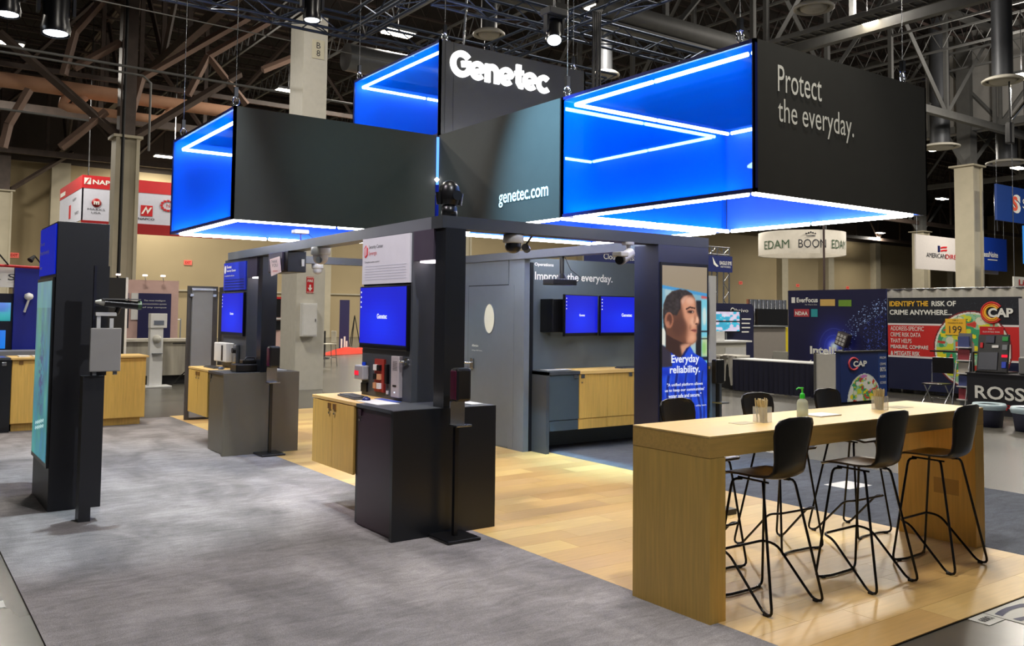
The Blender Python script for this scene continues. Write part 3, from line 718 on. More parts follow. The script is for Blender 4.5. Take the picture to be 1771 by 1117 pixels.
# white and blue graphics
hg = thing('header_graphic', 'white printed graphic with red security logo above the near monitor', 'sign', fp(f1, .45, 2.0))
fbox('board', mat('graphic_white', (205, 205, 212), .5), hg, f1, .0, .9, 2.01, 2.43, .0, .018)
MB().poly(f1, [(.07+.045*math.cos(q), 2.31+.06*math.sin(q)) for q in [2*PI*k/6+.52 for k in range(6)]], .018, .021).build('logo_mark', RED, hg)
for j in range(3): fbox('logo_stripe', mat('graphic_white', (0, 0, 0)), hg, f1, .04+j*.02, .048+j*.02, 2.26+j*.01, 2.34+j*.01, .021, .023)
text('Security Center', f1, .13, 2.325, .042, INK, hg, w=.28, c=.02); text('Synergis', f1, .13, 2.265, .045, RED, hg, w=.16, c=.02)
text('Complete access control', f1, .05, 2.2, .022, INK, hg, w=.29, c=.02)
for j in range(6): fbox('rule_line', mat('pale_rule', (186, 188, 200), .5), hg, f1, .06, .84, 2.05+j*.024, 2.056+j*.024, .018, .0195)
hb = thing('header_graphic', 'blue printed graphic with white lettering above the far monitor', 'sign', fp(f2, .45, 2.0))
fbox('board', mat('graphic_blue', (30, 52, 190), .5), hb, f2, .01, .89, 2.03, 2.4, .0, .018)
MB().poly(f2, [(.07+.035*math.cos(q), 2.31+.055*math.sin(q)) for q in [2*PI*k/12 for k in range(12)]], .018, .021).build('logo_mark', WINK, hb)
text('Genetec', f2, .13, 2.325, .04, WINK, hb, w=.2, bold=.02, c=.02); text('Security Center', f2, .13, 2.27, .04, WINK, hb, w=.38, bold=.02, c=.02)
text('Comprehensive unification', f2, .05, 2.21, .026, WINK, hb, w=.4, c=.02)
for j in range(4): fbox('rule_line', NAVY, hb, f2, .06, .84, 2.06+j*.035, 2.068+j*.035, .018, .0195)
# devices on near kiosk board
dv = thing('lock_device', 'small grey lock device with a red label on the near kiosk board', 'device', fp(f1, .1, 1.15))
fbox('body', mat('dev_grey', (150, 150, 156), .4), dv, f1, -.02, .15, 1.14, 1.27, .0, .07, b=.01); fbox('label_patch', glow('red_led', (235, 40, 60), 1.2), dv, f1, -.01, .07, 1.18, 1.22, .07, .074)
MB().cyl(fp(f1, .1, 1.27, .03), .02, .03, 10).build('button', mat('blue_plastic', (20, 60, 190), .3), dv); fbox('reader', BLK, dv, f1, .02, .13, 1.03, 1.11, .001, .02)
cbd = thing('circuit_board', 'red circuit board with connectors on the near kiosk board', 'device', fp(f1, .37, 1.05))
fbox('board', mat('pcb_red', (150, 44, 34), .5), cbd, f1, .29, .47, 1.05, 1.34, 0, .02)
for j in range(6): fbox('connector', [mat('pcb_tan', (205, 150, 110), .5), WHT, BLK][j % 3], cbd, f1, .31+.07*(j % 2), .36+.07*(j % 2), 1.08+.08*(j//2), 1.13+.08*(j//2), .02, .045)
rb = thing('card_reader', 'narrow black card reader beside the red circuit board', 'device', fp(f1, .52, 1.1))
fbox('body', BLK, rb, f1, .5, .54, 1.13, 1.3, 0, .03, b=.004); fbox('tag', WHT, rb, f1, .5, .53, 1.04, 1.07, 0, .01)
ip = thing('intercom_panel', 'tall pale grey intercom panel on the near kiosk board', 'intercom', fp(f1, .68, 1.03))
fbox('body', mat('intercom_grey', (190, 182, 184), .35, .3), ip, f1, .64, .78, 1.03, 1.38, 0, .04, b=.004)
for j in range(7): fbox('speaker_slot', BLK, ip, f1, .67, .75, 1.26+j*.012, 1.264+j*.012, .04, .041)
fbox('call_button', BLK, ip, f1, .68, .74, 1.12, 1.135, .04, .044); fbox('status_light', WGLOW, ip, f1, .7, .72, 1.065, 1.078, .04, .043)
lv = thing('lever_handle', 'small chrome lever handle at the top of the near kiosk board', 'handle', fp(f1, .85, 1.3))
MB().cyl(fp(f1, .86, 1.34, 0), .03, .02, 16, f1[3]).build('rose', CHROME, lv); MB().tube([fp(f1, .86, 1.34, .03), fp(f1, .8, 1.34, .04)], .01, 8).build('lever', CHROME, lv)
# devices on far kiosk board
wd = thing('access_controller', 'white boxy access controller on the far kiosk board', 'device', fp(f2, .3, 1.05))
fbox('body', WHT, wd, f2, .0, .5, 1.08, 1.33, .0, .12, b=.01); fbox('window', BLK, wd, f2, .32, .38, 1.1, 1.3, .12, .125)
r4 = thing('lock_device', 'small white and red device at the left edge of the far kiosk board', 'device', fp(f2, -.1, 1.1))
fbox('body', WHT, r4, f2, -.14, .0, 1.1, 1.27, .0, .06, b=.008); fbox('label_patch', RED, r4, f2, -.12, -.02, 1.15, 1.22, .06, .064)
c5 = thing('door_camera', 'small silver camera device right of the white controller', 'camera', fp(f2, .6, 1.05))
fbox('body', STEEL, c5, f2, .56, .7, 1.05, 1.32, 0, .05, b=.01); MB().cyl(fp(f2, .63, 1.24, .05), .035, .03, 14, f2[3]).build('lens', BLK, c5)
nb = thing('equipment_case', 'black case with handle lying on the far kiosk worktop', 'case', (3.75, 10.78, 1.0))
MB().box(3.56, 3.92, 10.74, 10.98, 1.0, 1.1, b=.015).build('body', BLK, nb); MB().box(3.66, 3.84, 10.8, 10.94, 1.1, 1.15, b=.01).build('upper_tray', BLK, nb)
MB().tube([(3.68, 10.8, 1.14), (3.7, 10.8, 1.18), (3.8, 10.8, 1.18), (3.82, 10.8, 1.14)], .01, 6).build('handle', BLK, nb)
# keyboards and mice
def keyboard(x, y, z, rot, label):
    t = thing('keyboard', label, 'keyboard', (x, y, z))
    T = lambda a, b, c: Vector((x, y, z))+Matrix.Rotation(rot, 3, 'Z') @ Vector((a, b, c))
    MB().box(-.22, .22, -.075, .075, 0, .015, T=T, b=.004).build('tray', mat('kb_grey', (70, 74, 80), .5), t)
    mb = MB()
    for r in range(5):
        for c in range(15): mb.box(-.205+c*.0275, -.183+c*.0275, -.06+r*.025, -.039+r*.025, .015, .022, T=T)
    mb.build('keys', mat('key_dark', (44, 46, 52), .5), t)
def mouse(x, y, z, m, label):
    t = thing('computer_mouse', label, 'mouse', (x, y, z))
    MB().lathe((x, y, z), [(.034, 0), (.037, .01), (.03, .026), (.014, .035), (.001, .037)], 16).build('shell', m, t)
    MB().tube([(x, y, z+.03), (x+.02, y+.12, z+.01), (x+.1, y+.2, z+.005)], .003, 5).build('cord', BLK, t)
keyboard(3.42, 7.15, 1.0, PI/2-.1, 'grey keyboard on the oak worktop of the near kiosk')
mouse(3.38, 6.82, 1.0, mat('mouse_blue', (24, 34, 90), .25), 'dark blue mouse beside the keyboard of the near kiosk')
keyboard(3.6, 11.75, 1.0, PI/2, 'grey keyboard on the worktop of the far kiosk')
mouse(3.58, 11.4, 1.0, mat('mouse_grey', (70, 84, 110), .3), 'grey mouse on the worktop of the far kiosk')
def sheet(x0, x1, y0, y1, z, m, label, h=.006):
    return MB().box(x0, x1, y0, y1, z, z+h, b=.001).build('paper_sheet', m, label=label, cat='paper')
sheet(3.3, 3.5, 6.45, 6.86, 1.0, mat('paper', (216, 216, 214), .6), 'stack of white papers at the corner of the near kiosk worktop')
sheet(3.52, 3.6, 6.6, 6.95, 1.0, mat('mat_blue', (60, 84, 170), .6), 'blue mouse mat sheet on the near kiosk worktop', .003)
sheet(3.98, 4.1, 6.1, 6.3, 1.0, mat('paper', (0, 0, 0)), 'white paper on the dark top right of the near post')
sheet(4.05, 4.25, 10.85, 11.15, 1.0, mat('paper', (0, 0, 0)), 'white paper on the far kiosk worktop right of its post')

# hanging black box with tilted card
hbx = thing('hanging_housing', 'black equipment housing hanging from the left beam before the far kiosk', 'housing', (3.8, 9.8, 2.2))
MB().box(3.7, 3.92, 9.5, 10.1, 2.2, 2.44, b=.006).build('body', BLK, hbx); MB().box(3.68, 3.70, 9.62, 10.05, 2.22, 2.43).build('side_plate', mat('plum_header', (0, 0, 0)), hbx)
fh = frame((3.7, 9.5, 0), (1, 0, 0)); fbox('white_latch', WHT, hbx, fh, .16, .19, 2.27, 2.35, 0, .02)
cdn = thing('notice_card', 'small tilted printed card hanging on the black housing', 'card', (3.67, 9.8, 2.12))
fc2 = frame((3.655, 9.93, 0), (0, -1, 0))
MB().poly(fc2, [(0, 2.36), (.3, 2.38), (.36, 2.2), (.06, 2.16)], 0, .006).build('card', mat('card_pink', (222, 196, 188), .6), cdn)
for j, (a, b, s) in enumerate(((.05, 2.32, 'NO'), (.07, 2.275, 'TOUCHING'), (.1, 2.22, 'Thank you'))):
    pass
text('THANK', fc2, .05, 2.31, .035, INK, cdn, w=.2, c=.008); text('YOU', fc2, .08, 2.265, .035, INK, cdn, w=.18, c=.008); text('please', fc2, .12, 2.2, .03, RED, cdn, w=.14, c=.008)

# cameras hanging off the frame
def dome(x, y, z, r, m, dm, label, stem=0):
    t = thing('dome_camera', label, 'camera', (x, y, z-r*2.2))
    MB().lathe((x, y, z), [(.001, 0), (r*1.15, 0), (r*1.2, -r*.25), (r*1.2, -r*.9), (r*1.05, -r), (.001, -r)], 24).build('housing', m, t)
    MB().lathe((x, y, z-r), [(r*.95, 0)]+[(r*.95*math.cos(q), -r*.35-r*.8*math.sin(q)) for q in [i*PI/2/6 for i in range(7)]], 24).build('dome', dm, t)
    return t
dome(4.4, 6.12, 2.435, .075, mat('cam_white', (190, 190, 188), .4), BLK, 'white dome camera with black bubble under the front beam')
t = dome(3.77, 8.75, 2.44, .085, mat('cam_white', (190, 190, 188), .4), mat('cam_tan', (176, 168, 160), .4), 'pale turret camera under the left beam')
MB().cyl((3.72, 8.66, 2.3), .035, .03, 16, (-.6, -.7, -.1)).build('lens', GREY, t)
dome(5.05, 11.82, 2.44, .07, mat('cam_white', (0, 0, 0)), mat('cam_white', (0, 0, 0)), 'small flat white dome camera beyond the turret camera')
bc = thing('bullet_camera', 'grey bullet camera on a bracket under the right end of the front beam', 'camera', (5.55, 6.0, 2.2))
CG = mat('cam_grey', (168, 166, 164), .4)
MB().cyl((5.68, 6.05, 2.415), .06, .025, 16).build('mount_plate', CG, bc)
MB().tube([(5.68, 6.05, 2.42), (5.69, 6.05, 2.36), (5.66, 6.03, 2.3), (5.58, 6.0, 2.28)], .022, 8).build('arm', CG, bc)
MB().tube([(5.64, 5.98, 2.33), (5.42, 5.86, 2.26), (5.40, 5.85, 2.255)], [.05, .052, .05], 14).build('barrel', CG, bc)
MB().box(5.36, 5.46, 5.8, 5.92, 2.28, 2.325, b=.01).build('hood', CG, bc); MB().cyl((5.40, 5.85, 2.25), .04, .03, 14, (-.87, -.48, -.1)).build('lens', BLK, bc)
pj = thing('hanging_projector', 'flat black camera unit hanging on a pole before the operations lettering', 'projector', (6.0, 7.4, 2.13))
MB().tube([(6.7, 8.3, 2.47), (6.7, 8.3, 2.22)], .03, 10).build('pole', BLK, pj); MB().tube([(6.7, 8.3, 2.25), (6.7, 8.3, 2.19)], [.03, .07], 10).build('cone', BLK, pj)
MB().box(6.5, 6.86, 8.2, 8.42, 2.11, 2.18, b=.01).build('body', BLK, pj); MB().tube([(6.75, 8.3, 2.45), (6.8, 8.25, 2.3), (6.93, 8.2, 2.2), (6.88, 8.25, 2.14)], .005, 5).build('cable', BLK, pj)
ts = thing('added_spot', 'small dark added spotlight behind the front frame beam', 'spotlight', (4.68, 6.3, 2.3))  # invented fixture for the spot that brightens the operations cabinets
MB().tube([(4.64, 6.27, 2.35), (4.69, 6.31, 2.335)], .035, 12).build('head', BLK, ts); MB().tube([(4.66, 6.29, 2.37), (4.66, 6.19, 2.45)], .01, 6).build('arm', BLK, ts)
# white ceiling box and wire under left box
sm = thing('smoke_sensor', 'small white sensor hanging under the left sign box with a cable', 'sensor', (3.95, 9.6, 2.6))
MB().box(3.78, 3.95, 9.5, 9.62, 2.645, 2.69, b=.01).build('body', WHT, sm); MB().tube([(3.87, 9.56, 2.645), (3.87, 9.56, 2.545)], .012, 8).build('stem', mat('blue_plastic', (0, 0, 0)), sm)
MB().tube([(3.95, 9.56, 2.66), (3.99, 9.5, 2.6), (3.9, 9.45, 2.545)], .004, 5).build('cable', BLK, sm)
# PTZ dome on beam corner
pt = thing('pan_tilt_camera', 'glossy black pan and tilt camera standing on the front beam corner', 'camera', (3.74, 6.1, ZF1))
PX, PY = 3.75, 6.12
MB().lathe((PX, PY, ZF1), [(.001, 0), (.065, 0), (.065, .085), (.055, .09), (.001, .09)], 24).build('base', BLK, pt)
MB().lathe((PX, PY, ZF1), [(.05, .09), (.075, .11), (.085, .16), (.09, .2), (.08, .25), (.055, .285), (.02, .3), (.001, .302)], 24).build('head', BLK, pt)
for s in (-1, 1): MB().tube([(PX+s*.083, PY-s*.02, ZF1+.1), (PX+s*.09, PY-s*.02, ZF1+.2)], [.022, .03], 10).build('yoke', BLK, pt)
MB().cyl((PX+.02, PY-.075, ZF1+.17), .04, .03, 18, (-.2, -.97, 0)).build('lens', mat('lens_glass', (30, 34, 40), .05), pt)

# sanitiser stands
def sanitiser(x, y, label, z=0):
    t = thing('sanitiser_stand', label, 'sanitiser stand', (x, y, z))
    MB().box(x-.15, x+.15, y-.15, y+.15, z, z+.025, b=.008).build('base_plate', BLK, t)
    MB().box(x-.017, x+.017, y-.017, y+.017, z+.025, z+1.1).build('pole', BLK, t)
    MB().box(x-.07, x+.07, y-.11, y-.012, z+1.06, z+1.32, b=.022).build('dispenser', BLK, t)
    MB().box(x-.074, x-.055, y-.10, y-.02, z+1.075, z+1.3, b=.006).build('side_cover', mat('cover_plum', (74, 18, 42), .25), t)  # dark plum cover on one side of the dispenser
    MB().box(x-.065, x+.065, y-.02, y-.005, z+.88, z+1.06).build('back_plate', STEEL, t)
    MB().box(x-.07, x+.07, y-.12, y-.0, z+.87, z+.885, b=.003).build('drip_tray', STEEL, t)
    return t
sanitiser(3.67, 5.84, 'black hand sanitiser stand in front of the near kiosk', .012)
sanitiser(3.9, 10.46, 'black hand sanitiser stand in front of the far kiosk', .012)

# ------------------------------------------------------------------ video tower on the left and its camera post
TB = mat('tower_panel', (36, 37, 42), .4)
vt = thing('video_tower', 'tall dark video tower with teal screen at the left edge', 'tower', (1.42, 9.0, 0))
box('body', TB, vt, 1.22, 1.64, 8.5, 9.45, 0.012, 2.52, b=.004)
fv = frame((1.22, 9.45, 0), (0, -1, 0))
fbox('header_panel', mat('header_blue', (10, 36, 200), .5, emit=.55), vt, fv, .03, .92, 2.06, 2.5, 0, .012, label='blue header panel')
text('Security', fv, .1, 2.33, .045, WINK, vt, w=.25, c=.016, bold=.02); text('Protect the everyday.', fv, .08, 2.24, .055, WINK, vt, w=.55, c=.016, bold=.02); text('Genetec', fv, .08, 2.12, .035, WINK, vt, w=.15, c=.016, bold=.02)
def teal(u, v):
    n = vnoise(u, v, 6, 1); n2 = vnoise(u*2, v*3, 5, 2)
    base = np.stack([60+50*v+20*n, 130+40*n, 140+30*n2], -1)
    g = np.exp(-((u-.5)**2/.03+(v-.45)**2/.06)); g2 = (vnoise(u*3, v*8, 6, 9) > .5)*g
    base = base*(1-.8*g2[..., None])+np.array([90, 80, 130])*.8*g2[..., None]
    s = ((np.abs(v-.2-(u-.5)*.08) < .008) | (np.abs(v-.17-(u-.5)*.08) < .008)) & (np.abs(u-.5) < .3)
    base[s] = (180, 220, 220)
    top = v > .85; base[top] = base[top]*.5+np.array([130, 180, 190])*.5
    return base
fbox('screen_bezel', BLK, vt, fv, .02, .93, .38, 2.03, 0, .02)
picture('screen', fv, .05, .9, .42, 2.0, 50, 100, teal, picmat('lcd_dim', .8), vt, .023)
cp = thing('camera_post', 'dark square post with a footing in front of the left video tower', 'post', (1.42, 7.98, .012))
box('post', TB, cp, 1.37, 1.53, 7.95, 8.09, .13, 1.2, label='dark post'); box('foot', TB, cp, 1.37, 1.46, 7.95, 8.09, .012, .13)
box('tall_rail', mat('navy_rail', (24, 26, 46), .4), cp, 1.44, 1.46, 8.02, 8.06, 1.2, 2.12); box('back_panel', TB, cp, 1.46, 1.56, 8.03, 8.05, 1.2, 2.12)
fcj = frame((1.40, 7.90, 0), (1, 0, 0))
eb = thing('junction_box', 'grey square junction box strapped to the camera post', 'junction box', (1.5, 7.9, 1.2))
fbox('lid', mat('box_grey', (158, 156, 154), .5), eb, fcj, 0, .24, 1.24, 1.6, .0, .02, b=.008); fbox('case', mat('box_grey2', (140, 138, 136), .5), eb, fcj, .01, .23, 1.25, 1.59, -.06, 0, b=.006)
fbox('bracket', WHT, eb, fcj, .05, .08, 1.6, 1.72, -.03, -.01); fbox('bracket', WHT, eb, fcj, .15, .18, 1.6, 1.68, -.03, -.01); fbox('bracket', WHT, eb, fcj, .04, .2, 1.7, 1.73, -.04, 0)
for a in (.03, .19): fbox('foot_tab', GREY, eb, fcj, a, a+.03, 1.21, 1.24, -.03, -.01)
bl = thing('bullet_camera', 'long black bullet camera with pale tip above the grey junction box', 'camera', (1.5, 7.9, 1.75))
MB().tube([fp(fcj, .1, 1.81, .0), fp(fcj, .36, 1.79, .0)], .035, 14).build('barrel', BLK, bl)
MB().tube([fp(fcj, .03, 1.815, 0), fp(fcj, .06, 1.815, 0), fp(fcj, .1, 1.812, 0)], [.01, .02, .03], 12).build('tip', WPNT, bl)
MB().fbox(fcj, .08, .38, 1.835, 1.845, -.04, .04).build('sun_shield', mat('shield_grey', (120, 120, 118), .4), bl)
MB().tube([fp(fcj, .22, 1.78, 0), fp(fcj, .2, 1.72, -.02)], .02, 8).build('joint', BLK, bl); MB().cyl(fp(fcj, .36, 1.79, 0), .038, .03, 14, (1, 0, 0)).build('lens_ring', mat('lens_green', (60, 90, 60), .2), bl)
bp = thing('display_stand', 'black display stand with pale right edge behind the left tower', 'display', (2.82, 13.4, 0))
box('panel', BLKM, bp, 2.93, 3.2, 15.2, 15.25, .0, 2.27); box('edge', WHT, bp, 3.2, 3.235, 15.19, 15.26, .0, 2.28)

# ------------------------------------------------------------------ left back oak counters
lc = thing('oak_counter', 'oak cabinet counter at the back left beyond the carpet', 'counter', (2.6, 14.5, 0))
box('carcass', OAK, lc, 1.53, 3.33, 14.26, 14.85, .12, 1.03); box('top', OAKT, lc, 1.51, 3.36, 14.2, 14.86, 1.03, 1.06, b=.003); box('toe_kick', OAK, lc, 1.55, 3.28, 14.32, 14.8, 0.013, .12)
fl = frame((1.53, 14.26, 0), (1, 0, 0))
for a0, a1 in ((.005, .56), (.566, 1.15), (1.156, 1.795)):
    d = fbox('door', OAK, lc, fl, a0, a1, .13, 1.02, 0, .02); handle(d, frame(fp(fl, 0, 0, .02), (1, 0, 0)), a0+.08, 1.01)
lb = thing('dark_counter', 'dark counter section at the left edge beside the oak counter', 'counter', (1.2, 14.5, 0))
box('carcass', CHAR2, lb, .6, 1.52, 14.22, 14.85, 0.013, 1.03); box('top', CHAR, lb, .6, 1.5, 14.18, 14.86, 1.03, 1.06)
fd = frame((.6, 14.22, 0), (1, 0, 0)); d = fbox('door', CHAR2, lb, fd, .3, .91, .08, 1.02, 0, .02); handle(d, frame(fp(fd, 0, 0, .02), (1, 0, 0)), 0.8, 1.0, STEEL)
sheet(1.62, 1.76, 14.3, 14.5, 1.06, mat('paper', (0, 0, 0)), 'white papers on the back left oak counter', .02); sheet(1.8, 1.95, 14.3, 14.5, 1.06, mat('paper', (0, 0, 0)), 'second stack of white papers on the back left oak counter', .02)
sheet(1.15, 1.45, 14.3, 14.6, 1.06, mat('mat_blue', (0, 0, 0)), 'blue brochure on the dark counter at the left edge')
# neighbour booth at far left
nl = thing('neighbour_booth', 'blue demo stand with two lit screens at the left edge', 'booth stand', (1.5, 16.5, 0))
box('back_board', mat('booth_navy', (10, 14, 40), .4), nl, -.3, 2.05, 16.5, 16.6, 0.0, 2.0); box('blue_post', mat('booth_blue', (14, 30, 140), .4), nl, 1.75, 2.12, 16.4, 16.62, 0.0, 2.45)
box('banner', WHT, nl, -.3, 1.74, 16.42, 16.48, 2.1, 2.45); text('K S', frame((1.3, 16.42, 0)), .1, 2.22, .1, INK, nl, w=.36, c=.01)
fn = frame((0, 16.5, 0)); 
def scr(u, v): return np.stack([40+60*v, 120+60*vnoise(u, v, 5, 4), 150+70*v], -1)
picture('upper_screen', fn, 1.1, 1.72, 1.55, 1.85, 16, 10, scr, picmat('lcd', 1.05), nl, .01)
picture('lower_screen', fn, .8, 1.66, .95+.15, 1.4, 16, 10, lambda u, v: np.stack([10+30*v, 60+60*u, 220+0*u], -1), picmat('lcd', 1.05), nl, .01)
MB().lathe((1.95, 16.3, 1.95), [(.001, -.07), (.06, -.03), (.07, 0), (.06, .04), (.001, .07)], 16).build('ball_lamp', WHT, nl); MB().tube([(1.95, 16.3, 1.9), (1.9, 16.35, 1.7)], .02, 6).build('lamp_arm', WHT, nl)
for i in range(3): box('signal_lamp', [RED, mat('amber', (230, 140, 30), .4), mat('sig_green', (30, 140, 60), .4)][i], nl, 2.14, 2.22, 16.3, 16.38, 1.75-i*.09, 1.82-i*.09)
MB().tube([(-.3, 16.3, 2.5), (2.5, 16.3, 2.42)], .025, 6).build('red_rail', RED, nl)
for i, x in enumerate((1.65, 2.15, 2.45)):
    MB().tube([(x, 16.3, 2.45), (x-.15, 16.2, 2.62)], .012, 6).build('lamp_stem', BLKM, nl); MB().tube([(x-.15, 16.2, 2.62), (x-.22, 16.15, 2.54)], [.02, .05], 8).build('lamp_shade', BLKM, nl)
yb = thing('banner_stand', 'pale banner stand partly hidden behind the left tower', 'banner', (2.6, 16.8, 0))
box('banner', mat('banner_pale', (196, 196, 206), .5), yb, 2.4, 2.95, 16.8, 16.84, .1, 2.35); box('base', GREY, yb, 2.4, 2.95, 16.7, 16.9, 0, .1); text('YOUR', frame((2.4, 16.8, 0)), .05, 2.05, .08, INK, yb, c=.01); text('WORLD', frame((2.4, 16.8, 0)), .03, 1.82, .06, INK, yb, c=.01)
lt = thing('lattice_stand', 'open metal lattice stand between the blue stand and the pale banner', 'lattice', (2.3, 17.2, 0))
for q in (2.2, 2.5): MB().tube([(q, 17.2, 0), (q, 17.2, 2.3)], .015, 6).build('upright', GREY, lt)
for i in range(5):
    MB().tube([(2.2, 17.2, .1+i*.44), (2.5, 17.2, .54+i*.44)], .008, 5).build('brace', GREY, lt); MB().tube([(2.5, 17.2, .1+i*.44), (2.2, 17.2, .54+i*.44)], .008, 5).build('brace', GREY, lt)
wc = thing('side_counter', 'low grey counter top behind the left oak counter', 'counter', (1.5, 15.6, 0)); box('top', mat('ctop', (120, 122, 128), .4), wc, -.2, 2.5, 15.4, 16.0, .98, 1.1); box('base', BLKM, wc, -.1, 2.4, 15.5, 15.9, 0, .98)

# NAPCO style hanging sign ring
ns = thing('hanging_sign', 'red and white square hanging sign with logos behind the left column', 'hanging sign', (7, 36, 5))
WB = mat('sign_white', (205, 208, 222), .5)
fa = frame((6.1, 37.0, 0), (1, 0, 0)); fbx = frame((6.1, 42.2, 0), (0, -1, 0))
for fr, L_ in ((fa, 6.0), (fbx, 5.2)):
    fbox('white_face', WB, ns, fr, 0, L_, 5.2, 6.45, -.05, 0); fbox('top_band', RED, ns, fr, 0, L_, 6.45, 6.95, -.05, .01)
fbox('lower_band', DKRED, ns, fa, -0.0, 6.0, 4.78, 5.2, -.05, .01)
text('NAPCO', fa, .36, 6.62, .18, WINK, ns, w=1.1, bold=.03, c=.02); fbox('logo_square', WINK, ns, fa, .06, .3, 6.6, 6.85, .01, .02); MB().poly(fa, [(.09, 6.62), (.14, 6.62), (.27, 6.83), (.22, 6.83)], .02, .03).build('logo_slash', RED, ns)
MB().lathe(fp(fa, .52, 5.9, 0), [(.17, 0), (.17, .02), (.001, .02)], 24, fa[3]).build('round_logo', DKRED, ns); text('m', fa, .52, 5.83, .13, WINK, ns, w=.2, bold=.04, align='c', c=.03)
text('MARKS', fa, .52, 5.6, .08, INK, ns, w=.62, align='c', c=.01); text('USA', fa, .52, 5.47, .08, INK, ns, w=.34, align='c', c=.01); text('ALARM', fa, 1.02, 5.98, .06, INK, ns, w=.42, c=.01)
fbox('logo_square', RED, ns, fa, 2.15, 2.6, 5.52, 5.95, 0, .012); MB().poly(fa, [(2.17, 5.6), (2.24, 5.6), (2.35, 5.8), (2.41, 5.6), (2.58, 5.88), (2.51, 5.88), (2.42, 5.74), (2.35, 5.92)], .012, .02).build('logo_slash', WINK, ns)
text('NAPCO', fa, 2.37, 5.36, .09, INK, ns, w=.62, bold=.02, align='c', c=.01)
for i in range(12):
    q = 2*PI*i/12; MB().box(-.05, .05, 0, .02, -.04, .04, T=lambda a, b, c, q=q: fp(fa, 3.2+.26*math.cos(q)+a, 6.0+.2*math.sin(q)+c, b)).build('logo_dot', RED, ns)
text('N', fa, 3.2, 5.93, .15, RED, ns, align='c', c=.01)
fbox('side_tag', WINK, ns, fbx, .2, 1.4, 6.55, 6.72, .01, .02); fbox('side_mark', RED, ns, fbx, 2.4, 2.8, 5.45, 6.0, 0, .01); text('NAPCO', fbx, 3.8, 5.5, .12, INK, ns, w=.8, c=.01); text('ALARM', fbx, 3.2, 6.1, .1, INK, ns, w=.8, c=.01)
for x in (6.3, 9.5, 12): MB().tube([(x, 37.0, 6.95), (x, 37.0, 15.6)], .02, 4).build('wire', STEEL, ns)

# sanitiser totem, tripod, barrier, pink booth, gate
sz = thing('sanitiser_totem', 'tall white sanitiser totem with an oval dispenser at the back left', 'sanitiser stand', (5.1, 21.1, 0))
box('base_plate', WHT, sz, 4.83, 5.45, 20.85, 21.35, 0, .04, b=.01); box('body', WHT, sz, 4.98, 5.26, 21.0, 21.2, .04, 1.35); box('head_panel', WHT, sz, 4.97, 5.33, 20.97, 21.2, 1.35, 1.68, b=.01)
fz = frame((4.98, 21.0, 0)); fbox('display', mat('disp_grey', (110, 118, 132), .3), sz, fz, .06, .28, 1.42, 1.52, .03, .04)
MB().lathe(fp(fz, .14, 1.1, 0), [(.001, .1), (.07, .09), (.09, .05), (.095, 0)], 20, fz[3]).build('dispenser', mat('disp_cream', (196, 194, 184), .4), sz); fbox('tray', GREY, sz, fz, .04, .25, .76, .78, 0, .1)
tp = thing('tripod_stand', 'black folding tripod stand in front of the striped barrier', 'tripod', (5.75, 20.9, 0))
MB().tube([(5.75, 20.9, .2), (5.75, 20.9, 1.0)], .018, 8).build('pole', BLK, tp); MB().tube([(5.45, 20.9, 1.0), (6.05, 20.9, 1.0)], .015, 6).build('crossbar', BLK, tp)
for q in (0.4, 2.5, 4.6): MB().tube([(5.75, 20.9, .35), (5.75+.35*math.cos(q), 20.9+.35*math.sin(q), .01)], .014, 6).build('leg', BLK, tp)
br = thing('wood_look_barrier', 'pale wood look reception counter behind the white totem', 'counter', (5.3, 21.8, 0))
box('front', mat('greywood', (168, 162, 148), .6, var=.18, scale=3, stretch=(3, 1, .3)), br, 3.4, 6.4, 21.7, 22.3, .22, 1.02); box('top', mat('marble_top', (196, 190, 176), .4, var=.1), br, 3.35, 6.45, 21.62, 22.35, 1.02, 1.08); box('plinth', BLKM, br, 3.45, 6.35, 21.78, 22.25, 0, .22)
pk = thing('poster_booth', 'pink lit back wall with posters behind the wood look counter', 'booth stand', (5.2, 24.5, 0))
PINK = mat('pink_wall', (205, 172, 164), .7)
box('back_wall', PINK, pk, 4.35, 6.5, 24.5, 24.6, 0, 2.55); fk = frame((4.35, 24.5, 0))
fbox('white_panel', WHT, pk, fk, .95, 1.12, 1.5, 2.2, .0, .04)
def poster(u, v):
    b = np.stack([22+0*u, 24+0*u, 48+0*u], -1); r = (v > .85); b[r] = (150, 130, 140)
    for (a0, a1, b0, b1, c) in ((.02, .28, .52, .66, (150, 190, 250)), (.33, .5, .52, .64, (225, 200, 210)), (.55, .82, .52, .66, (230, 220, 225)), (.25, .75, .15, .46, (225, 190, 195)), (.03, .18, .34, .44, (180, 190, 230)), (.1, .5, .72, .78, (60, 120, 220))):
        b[(u > a0) & (u < a1) & (v > b0) & (v < b1)] = c
    return b
picture('poster', fk, .15, .9, 1.28, 2.2, 40, 40, poster, picmat('print', 0, .5), pk, .02)
fbox('blue_poster', mat('poster_navy', (26, 26, 78), .5), pk, fk, 1.12, 1.95, .6, 2.2, .02, .05)
for j, (s_, w_) in enumerate((('The most intelligent', .55), ('communication system', .6), ('of any campus', .6))): text(s_, fk, 1.53, 1.98-.09*j, .05, WINK, pk, w=w_, align='c', c=.055)
for x in (5.0, 5.65, 6.1): MB().tube([(x, 24.5, 2.55), (x-.1, 24.2, 2.68)], .012, 5).build('lamp_arm', WHT, pk); MB().box(x-.15, x-.05, 24.12, 24.22, 2.64, 2.68).build('lamp_head', glow('arm_glow', (255, 230, 220), 4), pk)
gt = thing('security_gate', 'tall grey walk-through security gate behind the far kiosk', 'security gate', (4.3, 14.6, 0))
